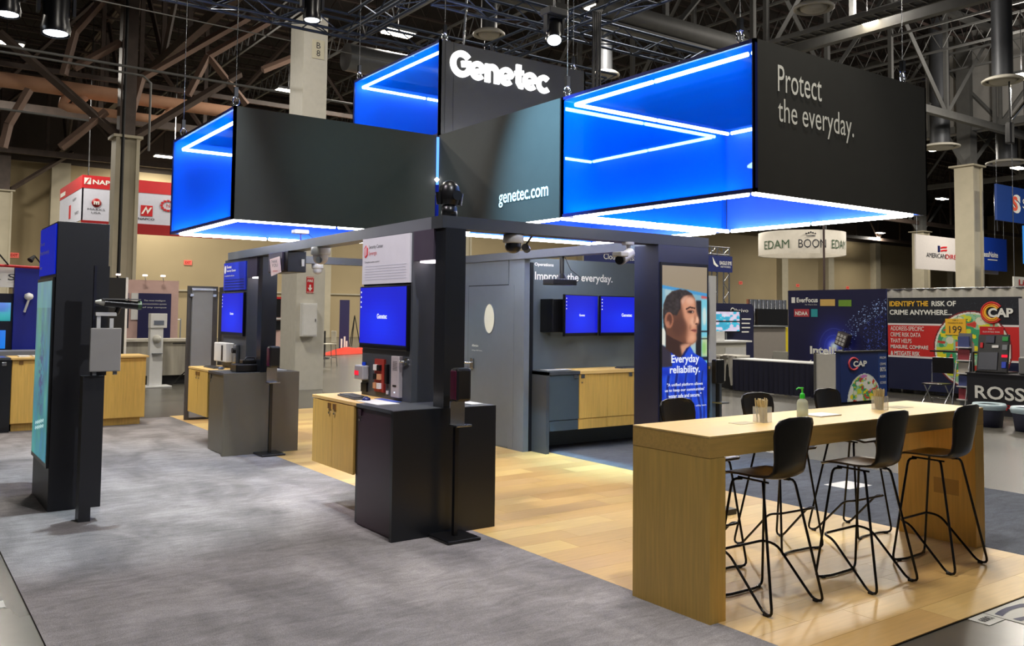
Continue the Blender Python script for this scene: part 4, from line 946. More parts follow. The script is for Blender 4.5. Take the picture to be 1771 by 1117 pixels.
box('near_post', mat('gate_dark', (84, 82, 82), .4, .3), gt, 3.98, 4.46, 14.46, 14.5, .0, 2.15); box('near_panel', mat('gate_grey', (136, 140, 146), .5), gt, 4.04, 4.36, 14.40, 14.46, .05, 2.12)
box('far_post', mat('gate_dark', (0, 0, 0)), gt, 4.49, 4.54, 14.3, 14.5, 0, 2.14); box('corner_clip', STEEL, gt, 4.0, 4.05, 14.38, 14.46, 1.98, 2.02); box('corner_clip', STEEL, gt, 4.36, 4.41, 14.38, 14.46, 1.98, 2.02); box('top_bar', STEEL, gt, 4.02, 4.4, 14.37, 14.40, 2.08, 2.11)
# distant furniture at left centre
def chair_w(x, y, label):
    t = thing('bar_chair', label, 'chair', (x, y, 0))
    WC = mat('chair_white', (205, 200, 184), .4)
    MB().box(x-.2, x+.2, y-.2, y+.2, .72, .75, b=.01).build('seat', WC, t); MB().box(x+.17, x+.2, y-.18, y+.18, .78, 1.15, b=.01).build('backrest', WC, t)
    for a in (-1, 1):
        for b in (-1, 1): MB().tube([(x+a*.17, y+b*.17, .72), (x+a*.22, y+b*.22, .01)], .012, 6).build('leg', STEEL, t)
    MB().tube([(x-.2, y-.2, .3), (x+.2, y-.2, .3), (x+.2, y+.2, .3), (x-.2, y+.2, .3)], .01, 6, True).build('footring', STEEL, t)
chair_w(11.75, 26.5, 'white bar chair with thin legs right of the boxed column')
tw = thing('bistro_table', 'white bistro table edge behind the boxed column', 'table', (11.0, 26.8, 0)); box('top', WHT, tw, 10.75, 11.5, 26.5, 27.1, .98, 1.02); box('pedestal', BLKM, tw, 11.05, 11.3, 26.7, 26.9, 0, .98)
st = thing('queue_post', 'black belt barrier post beside the white bar chair', 'barrier', (13.6, 31, 0)); MB().tube([(13.6, 31, 0), (13.6, 31, 1.05)], .035, 8).build('post', BLKM, st); MB().box(12.2, 13.6, 30.98, 31.02, .93, 1.0).build('belt', BLKM, st); MB().lathe((13.6, 31, 0), [(.001, .05), (.18, .03), (.18, 0)], 16).build('foot', BLKM, st)
def cloth(x0, x1, y0, y1, h):
    mb = MB(); n = 24; vs = []
    for i in range(n+1):
        for j in range(7):
            u = i/n; v = j/6; z = h*math.sin(PI*v)*(.5+.5*abs(math.sin(u*9+v*3)))*math.sin(PI*min(1, u*1.02)) + .01
            vs.append((x0+(x1-x0)*u, y0+(y1-y0)*v+(x1-x0)*u*.4, z))
    fs = [(i*7+j, i*7+j+1, (i+1)*7+j+1, (i+1)*7+j) for i in range(n) for j in range(6)]
    return mb.add(vs, fs, True)
cloth(14.6, 18.6, 33.2, 34.6, .3).build('cloth_heap', mat('red_cloth', (190, 52, 30), .9), label='crumpled red cloth heap on the floor by the back wall', cat='cloth')
bn = thing('banner_stand', 'dark blue roll-up banner standing against the back wall', 'banner', (16.4, 35.5, 0))
box('banner', mat('ban_navy', (34, 30, 80), .5), bn, 16.3, 16.75, 35.6, 35.64, .08, 2.3); box('base', BLKM, bn, 16.3, 16.75, 35.5, 35.75, 0, .08); fr = frame((16.3, 35.6, 0))
for j, (a, h) in enumerate(((.06, .4), (.2, .5), (.3, .3))): fbox('bottle_print', WINK, bn, fr, a, a+.08, .2, .2+h, 0, .01)
def easel(x, y, label):
    t = thing('easel', label, 'easel', (x, y, 0)); 
    for a, b in ((-.3, -.1), (.3, -.1), (.05, .4)): MB().tube([(x+a, y+b, 0), (x, y, 1.6)], .025, 5).build('leg', BLKM, t)
easel(15.4, 42, 'thin black easel left of the dark blue banner'); easel(20.3, 42.5, 'thin black easel right of the dark blue banner'); easel(9.8, 42, 'thin black easel behind the striped counter')
rp = thing('rope_barrier', 'thin white rope line on posts before the back wall at left', 'barrier', (9.5, 41, 0))
MB().tube([(8.0, 41, 1.35), (9.9, 41, 1.36), (11, 41, 1.35)], .03, 5).build('rope', WHT, rp)
for x in (8.0, 9.9, 11): MB().tube([(x, 41, 0), (x, 41, 1.4)], .03, 6).build('post', GREY, rp)
rbk = thing('red_booth', 'small red and white booth with shelves left of the boxed column', 'booth stand', (8.0, 23, 0))
box('back_wall', PINK, rbk, 8.3, 9.6, 23.3, 23.4, 0, 2.1); fr = frame((8.3, 23.3, 0)); fbox('red_header', RED, rbk, fr, 0, 1.3, 2.1, 2.16, -.02, .05); fbox('black_panel', BLK, rbk, fr, .3, .6, 1.6, 2.1, 0, .02); fbox('white_panel', WHT, rbk, fr, 0, .3, 1.6, 2.1, 0, .02)
fbox('monitor', BLK, rbk, fr, 0, .6, 1.25, 1.5, 0, .05); fbox('shelf', WHT, rbk, fr, 0, .7, 1.54, 1.58, 0, .2); fbox('lower_counter', mat('dk_counter', (22, 26, 60), .5), rbk, fr, 0, .7, 0, .55, .2, .6); fbox('counter_top', WHT, rbk, fr, -.05, .75, .55, .58, .18, .65)

# ------------------------------------------------------------------ operations wall, door block
ow = thing('door_block', 'slate closet wall with a flush door and round window', 'partition', (6.66, 9.9, 0))
box('wall_panel', SLATE, ow, 6.66, 6.74, 9.36, 11.9, 0.012, ZF0+.02); box('side_panel', SLATE, ow, 6.655, 6.74, 9.0, 9.34, 0.012, ZF0+.02); box('end_cheek', CHAR2, ow, 6.75, 6.80, 9.0, 9.24, .012, 2.42)
fw_ = frame((6.66, 11.9, 0), (0, -1, 0))
dr = fbox('door', SLATE, ow, fw_, 1.6, 2.68, .03, 2.13, 0, .008)
mb = MB()
for a0, a1, b0, b1 in ((1.588, 1.6, .0, 2.142), (2.68, 2.692, .0, 2.142), (1.588, 2.692, 2.13, 2.142)): mb.fbox(fw_, a0, a1, b0, b1, 0, .003)
mb.build('door_gap', BLKM, ow)
rw = [(2.12+.2*math.cos(2*PI*k/40)*.62, 1.69+.2*math.sin(2*PI*k/40)) for k in range(40)]
MB().poly(fw_, rw, .008, .012).build('round_window', mat('window_lit', (214, 208, 186), .4, emit=.25), dr)
MB().tube([fp(fw_, a, b, .012) for a, b in rw], .006, 6, True).build('window_ring', GREY, dr)
text('Allegion', fw_, 1.7, 1.29, .045, WINK, dr, w=.16, c=.012, bold=.02); text('Schlage NDE Series', fw_, 1.7, 1.24, .02, WINK, dr, w=.26, c=.012)
fbox('lock_plate', STEEL, dr, fw_, 1.68, 1.76, 1.0, 1.14, .008, .03, b=.006); MB().tube([fp(fw_, 1.72, 1.08, .03), fp(fw_, 1.72, 1.08, .08), fp(fw_, 1.62, 1.08, .09)], .015, 10).build('lever', CHROME, dr)
op = thing('operations_wall', 'slate wall with white operations lettering over the oak wall cabinets', 'partition', (8.3, 9.25, 0))
box('wall_panel', mat('ops_slate', (90, 100, 106), .5), op, 6.87, 10.3, 9.25, 9.33, 0.012, 2.5)
fo = frame((6.87, 9.25, 0))
text('Operations', fo, .13, 2.385, .055, WINK, op, w=.32, bold=.015, c=.006); text('Improve the everyday.', fo, .135, 2.18, .14, WINK, op, w=1.38, bold=.018, c=.006)
fm2 = frame((8.0, 9.1, 0), (1, 0, 0))
mo2 = desktop('monitor', fm2, .0, .98, 1.47, 2.02, None, 0, .2, 'right blue monitor on the operations wall, partly behind the portrait tower')
fbox('wall_arm', BLK, mo2, fm2, .3, .7, 1.6, 1.9, -.148, 0)
fm1 = frame((7.22, 8.9, 0), (.76, .24, 0))
mo1 = desktop('monitor', fm1, -.02, .8, 1.47, 2.02, None, 0, .14, 'left blue monitor on the operations wall, angled inwards')
MB().box(7.1, 7.3, 8.98, 9.249, 1.52, 1.96, b=.01).build('mount_box', BLK, mo1)
cbn = thing('wall_cabinet', 'floating cabinet run of one dark and several oak doors on the operations wall', 'cabinet', (8.3, 8.9, .28))
box('end_panel', CHAR, cbn, 6.79, 6.84, 8.7, 9.24, .012, 1.03, label='dark end panel')
box('dark_carcass', CHAR, cbn, 6.85, 7.34, 8.74, 9.24, .28, .99); box('oak_carcass', OAK, cbn, 7.345, 9.8, 8.74, 9.24, .28, .99); box('top', CHAR, cbn, 6.79, 7.34, 8.7, 9.24, .99, 1.03, label='dark top'); box('top', OAKT, cbn, 7.345, 9.8, 8.7, 9.24, .99, 1.03, label='oak top')
fcab = frame((6.85, 8.74, 0))
for a0, a1, m, h in ((.005, .485, mat('slate_door', (64, 78, 88), .5), .4), (.5, .98, OAK, .52), (.986, 1.47, OAK, 1.36), (1.476, 1.96, OAK, 1.5), (1.966, 2.45, OAK, 2.3), (2.456, 2.94, OAK, 2.5)):
    d = fbox('door', m, cbn, fcab, a0, a1, .42, .985, 0, .02, label=('dark door' if a0 < .1 else 'oak door')); fbox('lower_rail', m, cbn, fcab, a0, a1, .285, .41, 0, .012)
    handle(d, frame(fp(fcab, 0, 0, .02)), h, .985, STEEL)
MB().cyl(fp(fcab, .53, .88, .02), .01, .015, 10, fcab[3]).build('lock', CHROME, cbn)
keyboard(8.4, 8.9, 1.03, .05, 'dark keyboard on the oak top of the operations cabinets'); keyboard(8.95, 8.9, 1.03, 0, 'second keyboard on the operations cabinets beside the tower')
sheet(7.0, 7.4, 8.95, 9.1, 1.03, mat('paper', (0, 0, 0)), 'small white remote and paper on the dark cabinet top')
MB().box(9.84, 10.05, 8.7, 8.95, .012, 1.08).build('end_cabinet', SLATE, label='slate end cabinet right of the portrait tower', cat='cabinet')
em = thing('monitor', 'narrow blue lit monitor edge right of the portrait tower', 'monitor', (10.3, 9.2, 1.47)); MB().box(10.0, 10.30, 9.17, 9.22, 1.47, 2.05).build('bezel', BLK, em); MB().box(10.02, 10.28, 9.165, 9.17, 1.49, 2.03).build('screen', SCRB, em)
MB().box(10.36, 10.5, 9.2, 9.3, .012, 2.38).build('upright_board', WHT, label='narrow white upright panel right of the portrait tower', cat='panel')
dp = thing('sanitiser_dispenser', 'black sanitiser dispenser fixed beside the portrait tower', 'dispenser', (10.1, 8.5, .9))
MB().box(9.8, 9.98, 8.58, 8.68, .78, 1.13, b=.02).build('dispenser', BLK, dp); MB().box(9.82, 9.98, 8.5, 8.68, .5, .52).build('drip_tray', STEEL, dp); MB().box(9.87, 9.91, 8.62, 8.66, .012, .78).build('pole', BLK, dp)

# ------------------------------------------------------------------ portrait tower
TN = mat('tower_navy', (34, 38, 66), .4)
tw2 = thing('portrait_tower', 'dark tower with a lit portrait screen behind the bar table', 'tower', (6.4, 6.27, 0))
box('body', TN, tw2, 6.05, 6.76, 6.02, 6.35, .013, ZF0, b=.003)
ft = frame((6.05, 6.02, 0)); fbox('screen_bezel', BLKM, tw2, ft, .02, .69, .2, 2.27, 0, .012)
def portrait(u, v):
    x = 90+282*u; y = 78+(1-v)*1316
    n = vnoise(u, v*3, 9, 21); n2 = vnoise(u, v*4, 26, 22)
    def blur(m, k):
        if k <= 0: return m.astype(float)
        r = int(3*k)+1; w = np.exp(-.5*(np.arange(-r, r+1)/k)**2); w /= w.sum(); m = np.pad(m.astype(float), r, mode='edge')
        m = np.apply_along_axis(lambda q: np.convolve(q, w, 'valid'), 0, m); return np.apply_along_axis(lambda q: np.convolve(q, w, 'valid'), 1, m)
    img = np.zeros(u.shape+(3,)); img[...] = (128, 176, 196)
    def put(mask, col, k=.8, op=1.0):
        nonlocal img
        w = (blur(mask, k)*op)[..., None]; img = img*(1-w)+np.asarray(col, float)*w
    P = lambda *p: inpoly(x, y, list(p))
    El = lambda cx, cy, rx, ry: ((x-cx)/rx)**2+((y-cy)/ry)**2 < 1
    put(n > .55, (186, 206, 206), 2, .7)
    put((x > 332) & (y > 250), (120, 200, 220), 1); put((x > 338) & (y > 540) & (y < 668), (206, 210, 150), 2, .8); put(El(355, 400, 14, 60), (226, 232, 220), 2, .8); put(El(352, 610, 14, 40), (120, 190, 90), 3, .7)
    put((x > 300) & (x < 334) & (y > 300), (26, 24, 30), 1.2); put((x > 330) & (np.abs(y-500) < 5), (34, 36, 44), .8); put((x > 330) & (np.abs(y-548) < 4), (34, 36, 44), .8); put((x > 300) & (y > 668) & (y < 690), (24, 28, 44), 1)
    put((x > 335) & (y > 262) & (y < 284), (206, 84, 84), 1.5); put((x < 112) & (y > 480) & (y < 592), (226, 226, 214), 1.5)
    put(y < 207+(x-90)*.16, (156, 140, 116), .4); put((y >= 205+(x-90)*.16) & (y < 226+(x-90)*.16), (70, 150, 205), .8)
    # shirt
    col = np.stack([14+14*n, 46+30*n, 176+50*n], -1); put(P((90, 640), (150, 600), (205, 668), (262, 598), (285, 640), (345, 676), (372, 712), (372, 1500), (90, 1500)), col, .8)
    for (x0, y0, x1, y1, w_) in ((180, 740, 172, 1100, 7), (236, 720, 242, 1200, 5), (300, 720, 330, 1100, 7), (340, 760, 352, 1200, 5), (130, 780, 122, 1150, 8), (270, 900, 255, 1300, 6), (205, 860, 196, 1300, 5)):
        t = np.clip(((y-y0)/(y1-y0)), 0, 1); d = np.abs(x-(x0+(x1-x0)*t+6*np.sin(y*.02))); put((d < w_) & (y > y0) & (y < y1), (6, 18, 92), 1.6, .8); put((np.abs(d-w_*1.6) < w_*.4) & (y > y0) & (y < y1), (70, 120, 240), 1.6, .6)
    put(P((90, 585), (140, 618), (152, 724), (90, 726)), (52, 46, 60), 1)
    # neck
    put(P((112, 500), (285, 560), (262, 598), (205, 668), (178, 660), (112, 610)), (60, 38, 32), 1); put(P((200, 590), (275, 560), (258, 600), (212, 655)), (206, 150, 122), 2.2)
    put(P((262, 594), (286, 640), (262, 690), (222, 664)), (30, 74, 210), .8); put(P((262, 596), (222, 662), (205, 668), (240, 610)), (8, 24, 96), 1)
    # head silhouette
    head = P((118, 520), (100, 470), (94, 400), (97, 330), (116, 278), (150, 244), (196, 230), (240, 234), (274, 254), (292, 284), (299, 318), (300, 345), (304, 372), (312, 402), (321, 434), (319, 448), (306, 456), (304, 466), (308, 482), (303, 494), (307, 506), (300, 520), (305, 546), (299, 568), (276, 584), (240, 580), (200, 566), (160, 546))
    put(head, (104, 66, 50), .7)
    lit = head & P((205, 300), (236, 272), (300, 290), (330, 440), (310, 600), (250, 600), (232, 540), (244, 470), (226, 420), (214, 360)); put(lit, (214, 150, 118), 3.2)
    put(head & El(262, 300, 26, 24), (232, 178, 150), 3, .9); put(head & El(282, 436, 18, 30), (236, 182, 150), 3, .85); put(head & El(276, 540, 20, 20), (226, 166, 134), 3, .8); put(head & El(309, 424, 8, 22), (240, 188, 158), 1.2, .9)
    put(head & El(226, 500, 26, 70), (120, 74, 56), 4, .6); put(head & El(190, 470, 40, 60), (84, 52, 42), 4, .6)
    # hair
    hair = head & P((80, 540), (80, 210), (310, 210), (286, 262), (256, 262), (222, 270), (200, 296), (204, 350), (190, 372), (180, 398), (150, 392), (112, 392), (110, 470), (122, 540)); put(hair, np.array((52, 44, 42))+(n2[..., None]-.5)*30, 1)
    put(head & P((206, 300), (222, 276), (252, 266), (232, 296), (214, 330)), (214, 168, 146), 1.4, .8)
    # ear
    put(El(131, 428, 27, 52), (168, 108, 82), .9); put(El(134, 424, 16, 36), (92, 54, 42), 1.2, .9); put(El(124, 452, 12, 20), (190, 128, 100), 1.4, .8)
    # brow, eye, nose, mouth
    put(P((236, 352), (262, 338), (296, 346), (294, 354), (262, 348), (238, 362)), (58, 36, 30), .7); put(El(266, 372, 24, 11), (104, 64, 50), 1.4, .9); put(P((246, 374), (266, 366), (286, 374), (266, 380)), (40, 26, 24), .6); put(El(278, 374, 4, 3), (230, 220, 210), .5)
    put(P((292, 380), (300, 410), (292, 450), (284, 452), (288, 410)), (150, 96, 74), 1.6, .7); put(El(304, 452, 9, 5), (70, 40, 34), .8, .9)
    put(P((270, 490), (292, 484), (308, 488), (300, 494), (308, 506), (290, 506), (272, 496)), (158, 88, 78), .9); put(P((266, 492), (304, 493), (304, 496), (268, 497)), (80, 42, 38), .5)
    put(P((262, 452), (270, 470), (262, 500), (256, 480)), (120, 76, 58), 2, .6)
    return img
picture('portrait_screen', ft, .04, .67, .25, 2.24, 120, 400, portrait, picmat('led', .95), tw2, .014, label='lit portrait of a short-haired man in a blue shirt looking right')
text('Everyday', ft, .355, 1.275, .1, WGLOW, tw2, w=.39, bold=.02, align='c', c=.02); text('reliability.', ft, .35, 1.175, .095, WGLOW, tw2, w=.42, bold=.02, align='c', c=.02)
for j, (s_, w_) in enumerate((('"A unified platform allows', .50), ("us to keep our communities'", .55), ('water safe and secure."', .46))): text(s_, ft, .35, 1.065-j*.052, .038, WGLOW, tw2, w=w_, bold=.015, align='c', c=.02)
text('Water utility team', ft, .4, .86, .022, WGLOW, tw2, w=.25, c=.02)

# ------------------------------------------------------------------ bar table and stools
bt = thing('bar_table', 'long oak bar table with solid panel ends in the right foreground', 'table', (5.4, 3.75, 0.012))
TX0, TX1, TY0, TY1, TZ = 3.86, 6.98, 3.43, 4.06, 1.067
OAKE = mat('oak_edge', (192, 158, 92), .5, var=.10, scale=5, stretch=(.6, .6, 8))
MB().box(TX0, TX1, TY0, TY1, TZ-.012, TZ, b=.002).build('tabletop', OAKT, bt)
MB().box(TX0+.0005, TX1-.0005, TY0+.0005, TY1-.0005, TZ-.125, TZ-.0125).build('apron', mat('oak_apron', (206, 166, 88), .45, var=.1, scale=6, stretch=(.5, 8, 8), bump=.05), bt)
MB().box(TX0+.001, TX0+.135, TY0+.001, TY1-.001, .012, TZ-.127, b=.001).build('end_panel', OAK, bt); MB().box(TX1-.135, TX1-.001, TY0+.001, TY1-.001, .012, TZ-.127, b=.001).build('end_panel', OAK, bt)
fq = frame((TX1-.135, TY1, 0), (0, -1, 0)); mb = MB()
mb.fbox(fq, .3, .5, .38, .50, 0, .001); mb.build('access_flap', mat('oak_flap', (178, 140, 70), .5), bt)
SH = mat('stool_shell', (22, 18, 15), .28, var=.15, scale=3, stretch=(1, 1, 6))
def make_stool():
    t = thing('bar_stool', '', 'stool', (0, 0, 0))
    # shell: profile y,z from seat front to back top (faces +Y)
    prof = [(.215, .748), (.205, .758), (.15, .766), (.05, .762), (-.06, .755), (-.13, .757), (-.17, .772), (-.195, .81), (-.21, .87), (-.225, .95), (-.238, 1.03), (-.247, 1.09), (-.252, 1.125), (-.254, 1.142)]
    wid = [.15, .175, .19, .195, .19, .178, .164, .153, .153, .168, .182, .180, .155, .085]
    crv = [.0, .0, .004, .01, .014, .016, .014, .012, .014, .018, .02, .018, .014, .008]
    N = 10; bm = bmesh.new(); rows = []
    for (y, z), w, c in zip(prof, wid, crv):
        i = prof.index((y, z)); a = prof[max(0, i-1)]; b = prof[min(len(prof)-1, i+1)]
        d = Vector((0, b[0]-a[0], b[1]-a[1])).normalized(); nrm = Vector((0, -d.z, d.y)); nrm = nrm if nrm.z > 0 or nrm.y > 0 else -nrm
        if nrm.y < 0: nrm = -nrm if nrm.z < .3 else nrm
        row = []
        for k_ in range(N+1):
            s = -1+2*k_/N; p = Vector((s*w, y, z))+Vector((0, abs(d.z), abs(d.y)))*c*(s*s)*1.5
            row.append(bm.verts.new(p))
        rows.append(row)
    fs = [bm.faces.new((rows[i][k_], rows[i][k_+1], rows[i+1][k_+1], rows[i+1][k_])) for i in range(len(rows)-1) for k_ in range(N)]
    bmesh.ops.recalc_face_normals(bm, faces=bm.faces); bmesh.ops.solidify(bm, geom=bm.faces[:], thickness=.011)
    for f in bm.faces: f.smooth = True
    me = bpy.data.meshes.new('shell'); bm.to_mesh(me); bm.free(); me.materials.append(SH)
    o = bpy.data.objects.new('shell', me); COL.objects.link(o); o.parent = t
    FR = mat('stool_frame', (14, 13, 13), .25, .4)
    def rnd(pts, r=.04):
        out = [Vector(pts[0])]
        for i in range(1, len(pts)-1):
            p = Vector(pts[i]); a = (Vector(pts[i-1])-p); b = (Vector(pts[i+1])-p); ra = min(r, a.length*.45); rb_ = min(r, b.length*.45)
            A = p+a.normalized()*ra; B = p+b.normalized()*rb_
            for q in (0, .33, .67, 1): out.append(A*(1-q)**2+p*2*q*(1-q)+B*q*q)
        out.append(Vector(pts[-1])); return out
    R = .0085
    MB().tube(rnd([(-.1, .1, .735), (-.155, .13, .735), (-.235, .215, .011), (-.12, .175, .011), (.12, .175, .011), (.235, .215, .011), (.155, .13, .735), (.1, .1, .735)]), R, 8).build('front_frame', FR, t)
    MB().tube(rnd([(-.1, -.06, .738), (-.15, -.1, .738), (-.245, -.235, .011), (-.235, -.17, .011), (-.225, .09, .285), (-.2, .175, .30), (.2, .175, .30), (.225, .09, .285), (.235, -.17, .011), (.245, -.235, .011), (.15, -.1, .738), (.1, -.06, .738)]), R, 8).build('rear_frame', FR, t)
    for s in (-1, 1): MB().tube([(s*.1, -.1, .739), (s*.1, .13, .742)], R*.8, 6).build('seat_rail', FR, t)
    for s in (-1, 1): MB().tube([(s*.238, -.2, .008), (s*.237, -.17, .009)], .011, 8).build('glide', BLKM, t); MB().tube([(s*.19, .2, .008), (s*.165, .19, .008)], .011, 8).build('glide', BLKM, t)
    return t
st0 = make_stool()
SP = [(4.485, 3.535, 0, 'bar stool nearest the front end of the oak table, on the camera side'), (5.37, 3.43, .02, 'middle bar stool on the camera side of the oak table'), (6.2, 3.38, .05, 'bar stool at the far right end on the camera side of the oak table'),
      (4.72, 4.28, PI+.03, 'bar stool behind the left end of the oak table, under the portrait tower'), (5.62, 4.30, PI-.04, 'middle bar stool on the far side, behind the straw holder'), (6.5, 4.27, PI, 'bar stool on the far side of the table, right of the sanitiser bottle')]
for i, (x, y, a, l) in enumerate(SP):
    o = st0 if i == 0 else copy_tree(st0)
    o.location = (x, y, .012); o.rotation_euler = (0, 0, a); tag(o, 'dark '+l, 'stool', 'bar stools around the oak table')
# things on table
def straws(x, y, label):
    t = thing('straw_holder', label, 'holder', (x, y, TZ))
    mb = MB(); r = .042; h = .10
    for s in (-1, 1): mb.box(x+s*r-.0015, x+s*r+.0015, y-r, y+r, TZ, TZ+h); mb.box(x-r, x+r, y+s*r-.0015, y+s*r+.0015, TZ, TZ+h)
    mb.box(x-r, x+r, y-r, y+r, TZ, TZ+.003); mb.build('acrylic_box', GLASSM, t)
    R_ = random.Random(int(x*100))
    sm_ = mat('paper_straw', (214, 196, 150), .7)
    for i in range(26):
        a = R_.uniform(-.024, .024); b = R_.uniform(-.024, .024); c = a+R_.uniform(-.022, .022); d = b+R_.uniform(-.018, .018)
        c = max(-.038, min(.038, c*1.3)); d = max(-.038, min(.038, d*1.3))
        MB().tube([(x+a, y+b, TZ+.004), (x+c, y+d, TZ+.15+R_.uniform(-.008, .008))], .0042, 6).build('straw', sm_, t)
    return t
straws(4.69, 3.72, 'clear holder full of paper straws at the left end of the oak table'); straws(6.12, 3.77, 'clear holder of paper straws at the right end of the oak table')
ho = thing('sanitiser_bottle', 'clear pump bottle with a bright green pump on the oak table', 'bottle', (5.14, 3.74, TZ))
MB().lathe((5.14, 3.74, TZ), [(.001, 0), (.036, .002), (.038, .01), (.038, .1), (.032, .118), (.016, .13), (.016, .135)], 24).build('bottle', mat('bottle_clear', (226, 232, 214), .05, alpha=.45), ho)
MB().lathe((5.14, 3.74, TZ), [(.001, .004), (.034, .005), (.035, .06), (.001, .061)], 20).build('gel', mat('gel', (190, 206, 180), .1, alpha=.6), ho)
GRN = mat('pump_green', (50, 205, 50), .35)
MB().lathe((5.14, 3.74, TZ), [(.017, .13), (.017, .155), (.012, .165), (.006, .168), (.006, .195), (.009, .196), (.009, .206), (.001, .207)], 18).build('pump', GRN, ho)
MB().tube([(5.14, 3.74, TZ+.2), (5.115, 3.755, TZ+.201), (5.105, 3.762, TZ+.192)], .005, 8).build('nozzle', GRN, ho)
sheet(5.26, 5.5, 3.68, 3.84, TZ, mat('paper', (0, 0, 0)), 'white notepad right of the pump bottle on the oak table', .008)
sheet(4.45, 4.62, 3.7, 3.8, TZ, mat('card_tan', (176, 160, 120), .6), 'thin tan card left of the straw holder on the oak table', .002)
sheet(6.3, 6.5, 3.72, 3.86, TZ, mat('card_tan', (0, 0, 0)), 'thin tan card at the right end of the oak table', .002)
# papers on the carpet behind, floor signs
sheet(8.05, 8.45, 5.3, 5.6, .012, mat('paper', (0, 0, 0)), 'white sheets lying on the dark carpet behind the stools', .003)
MB().box(5.75, 6.2, 5.2, 5.55, .012, .06).build('floor_box', CHAR2, label='low dark base on the plank floor behind the left stool', cat='base')
sg = thing('floor_decal', 'white floor decal with dark blue lettering at the lower right corner', 'decal', (5.75, 2.55, 0))
MB().box(5.41, 6.6, 2.43, 2.675, .0005, .003).build('sheet', mat('decal_white', (210, 210, 206), .6), sg); MB().box(5.22, 5.4, 2.55, 2.675, .0005, .003).build('number_card', mat('decal_white', (0, 0, 0)), sg)
def flat_text(s_, x, y, w, h, m, parent, rot):
    o = text(s_, frame((0, 0, 0)), 0, 0, h, m, parent, w=w, bold=.04, c=0)
    o0 = ORG[parent]; me = o.data
    for v in me.vertices:
        p = v.co+o0; q = Vector((p.x*math.cos(rot)-p.z*math.sin(rot), p.x*math.sin(rot)+p.z*math.cos(rot), 0)); v.co = Vector((x, y, .0045))+q-o0
    return o
flat_text('ISC', 6.3, 2.645, .86, .18, NAVY, sg, PI); flat_text('13059', 5.37, 2.64, .12, .05, INK, sg, PI)
MB().box(.6, .66, 5.98, 6.12, .0005, .003).build('floor_tag', mat('decal_white', (0, 0, 0)), label='small white tag stuck on the concrete at the left edge', cat='tag')

# ------------------------------------------------------------------ right background booths
DR = mat('white_drape', (198, 194, 184), .8)
def drape(name, p0, p1, h, m, label, amp=.05, wave=.28, cat='curtain', top=None, z0=.0, group=None):
    p0 = Vector((*p0, 0)); p1 = Vector((*p1, 0)); L_ = (p1-p0).length; u = (p1-p0).normalized(); n = Vector((-u.y, u.x, 0)); N = int(L_/wave*8)
    t = thing(name, label, cat, p0, group); vs = []
    for i in range(N+1):
        s = L_*i/N; o_ = amp*math.sin(s/wave*2*PI)+amp*.4*math.sin(s/wave*2*PI*.37)
        vs += [p0+u*s+n*o_*1.0+Vector((0, 0, z0)), p0+u*s+n*o_*.5+Vector((0, 0, h))]
    MB().add(vs, [(2*i, 2*i+2, 2*i+3, 2*i+1) for i in range(N)], True).build('fabric', m, t)
    MB().tube([p0+Vector((0, 0, h)), p1+Vector((0, 0, h))], .025, 6).build('rail', STEEL, t)
    for q in (p0, p1): MB().tube([q, q+Vector((0, 0, h+.02))], .022, 6).build('upright', STEEL, t)
    return t
drape('back_curtain', (19.9, 14.9), (19.9, 2.0), 2.45, DR, 'long white back curtain behind the right hand booths')
ef = thing('backdrop', 'dark blue glowing backdrop with white lettering behind the skirted table', 'backdrop', (19.5, 13.2, 0))
fe = frame((19.5, 14.6, 0), (0, -1, 0))
def efocus(u, v):
    r = np.sqrt((u-.49)**2*1.7+(v-.4)**2); g = np.exp(-r*r*22); b = np.stack([5+40*g, 7+60*g, 58+170*g], -1)
    ring = (np.abs(r-.2) < .006) | (np.abs(r-.13) < .005); b[ring] = b[ring]+22
    ra = np.hypot((u-1.08)*1.0, (v-.3)*.9); d = (vnoise(u*9, v*9, 13, 8) > .8) & (ra > .42) & (ra < .56) & (v > .25); b[d] = (150, 180, 240)
    d2 = (vnoise(u*9, v*9, 12, 18) > .78) & (u > .78) & (ra < .42); b[d2] = (60, 80, 170)
    sp = np.exp(-((u-.49)**2+(v-.42)**2)*500)[..., None]; b = b+sp*np.array((200, 200, 255))
    return b
fbox('panel', NAVY, ef, fe, 0, 2.78, .02, 2.46, -.05, 0); picture('print', fe, 0, 2.78, .02, 2.46, 210, 190, efocus, picmat('print', 0, .5), ef, .004)
text('EverFocus', fe, .26, 2.14, .13, WINK, ef, w=.64, bold=.03, c=.01); fbox('logo_mark', WINK, ef, fe, .1, .21, 2.13, 2.28, .005, .01)
for a0, a1, b0, b1, c_, lb in ((.97, 1.4, 2.05, 2.22, (206, 170, 96), 'gold badge'), (1.5, 1.86, 2.04, 2.2, (110, 150, 50), 'green badge'), (.18, .64, 1.77, 1.97, (180, 60, 70), 'red badge'), (.7, .89, 1.77, 1.97, (40, 150, 160), 'teal badge')):
    fbox('badge', mat('badge_%d' % c_[0], c_, .5), ef, fe, a0, a1, b0, b1, .005, .012, label=lb)
text('NDAA', fe, .41, 1.81, .1, WINK, ef, w=.38, bold=.03, align='c', c=.015); text('For What Is Ours', fe, .52, 2.07, .03, WINK, ef, w=.36, c=.01)
text('Intellig', fe, .66, .76, .26, WINK, ef, w=.95, bold=.04, c=.01); text('t Vision', fe, .6, .46, .24, WINK, ef, w=1.2, bold=.04, c=.01)
cq = thing('demo_cube', 'small tilted metal demo cube picture mounted before the dark blue backdrop', 'display', (19.3, 12.2, 1.0))
T = lambda a, b, c: Vector((19.3, 12.85, 1.22))+Matrix.Rotation(.35, 3, 'X') @ Vector((a, b, c))
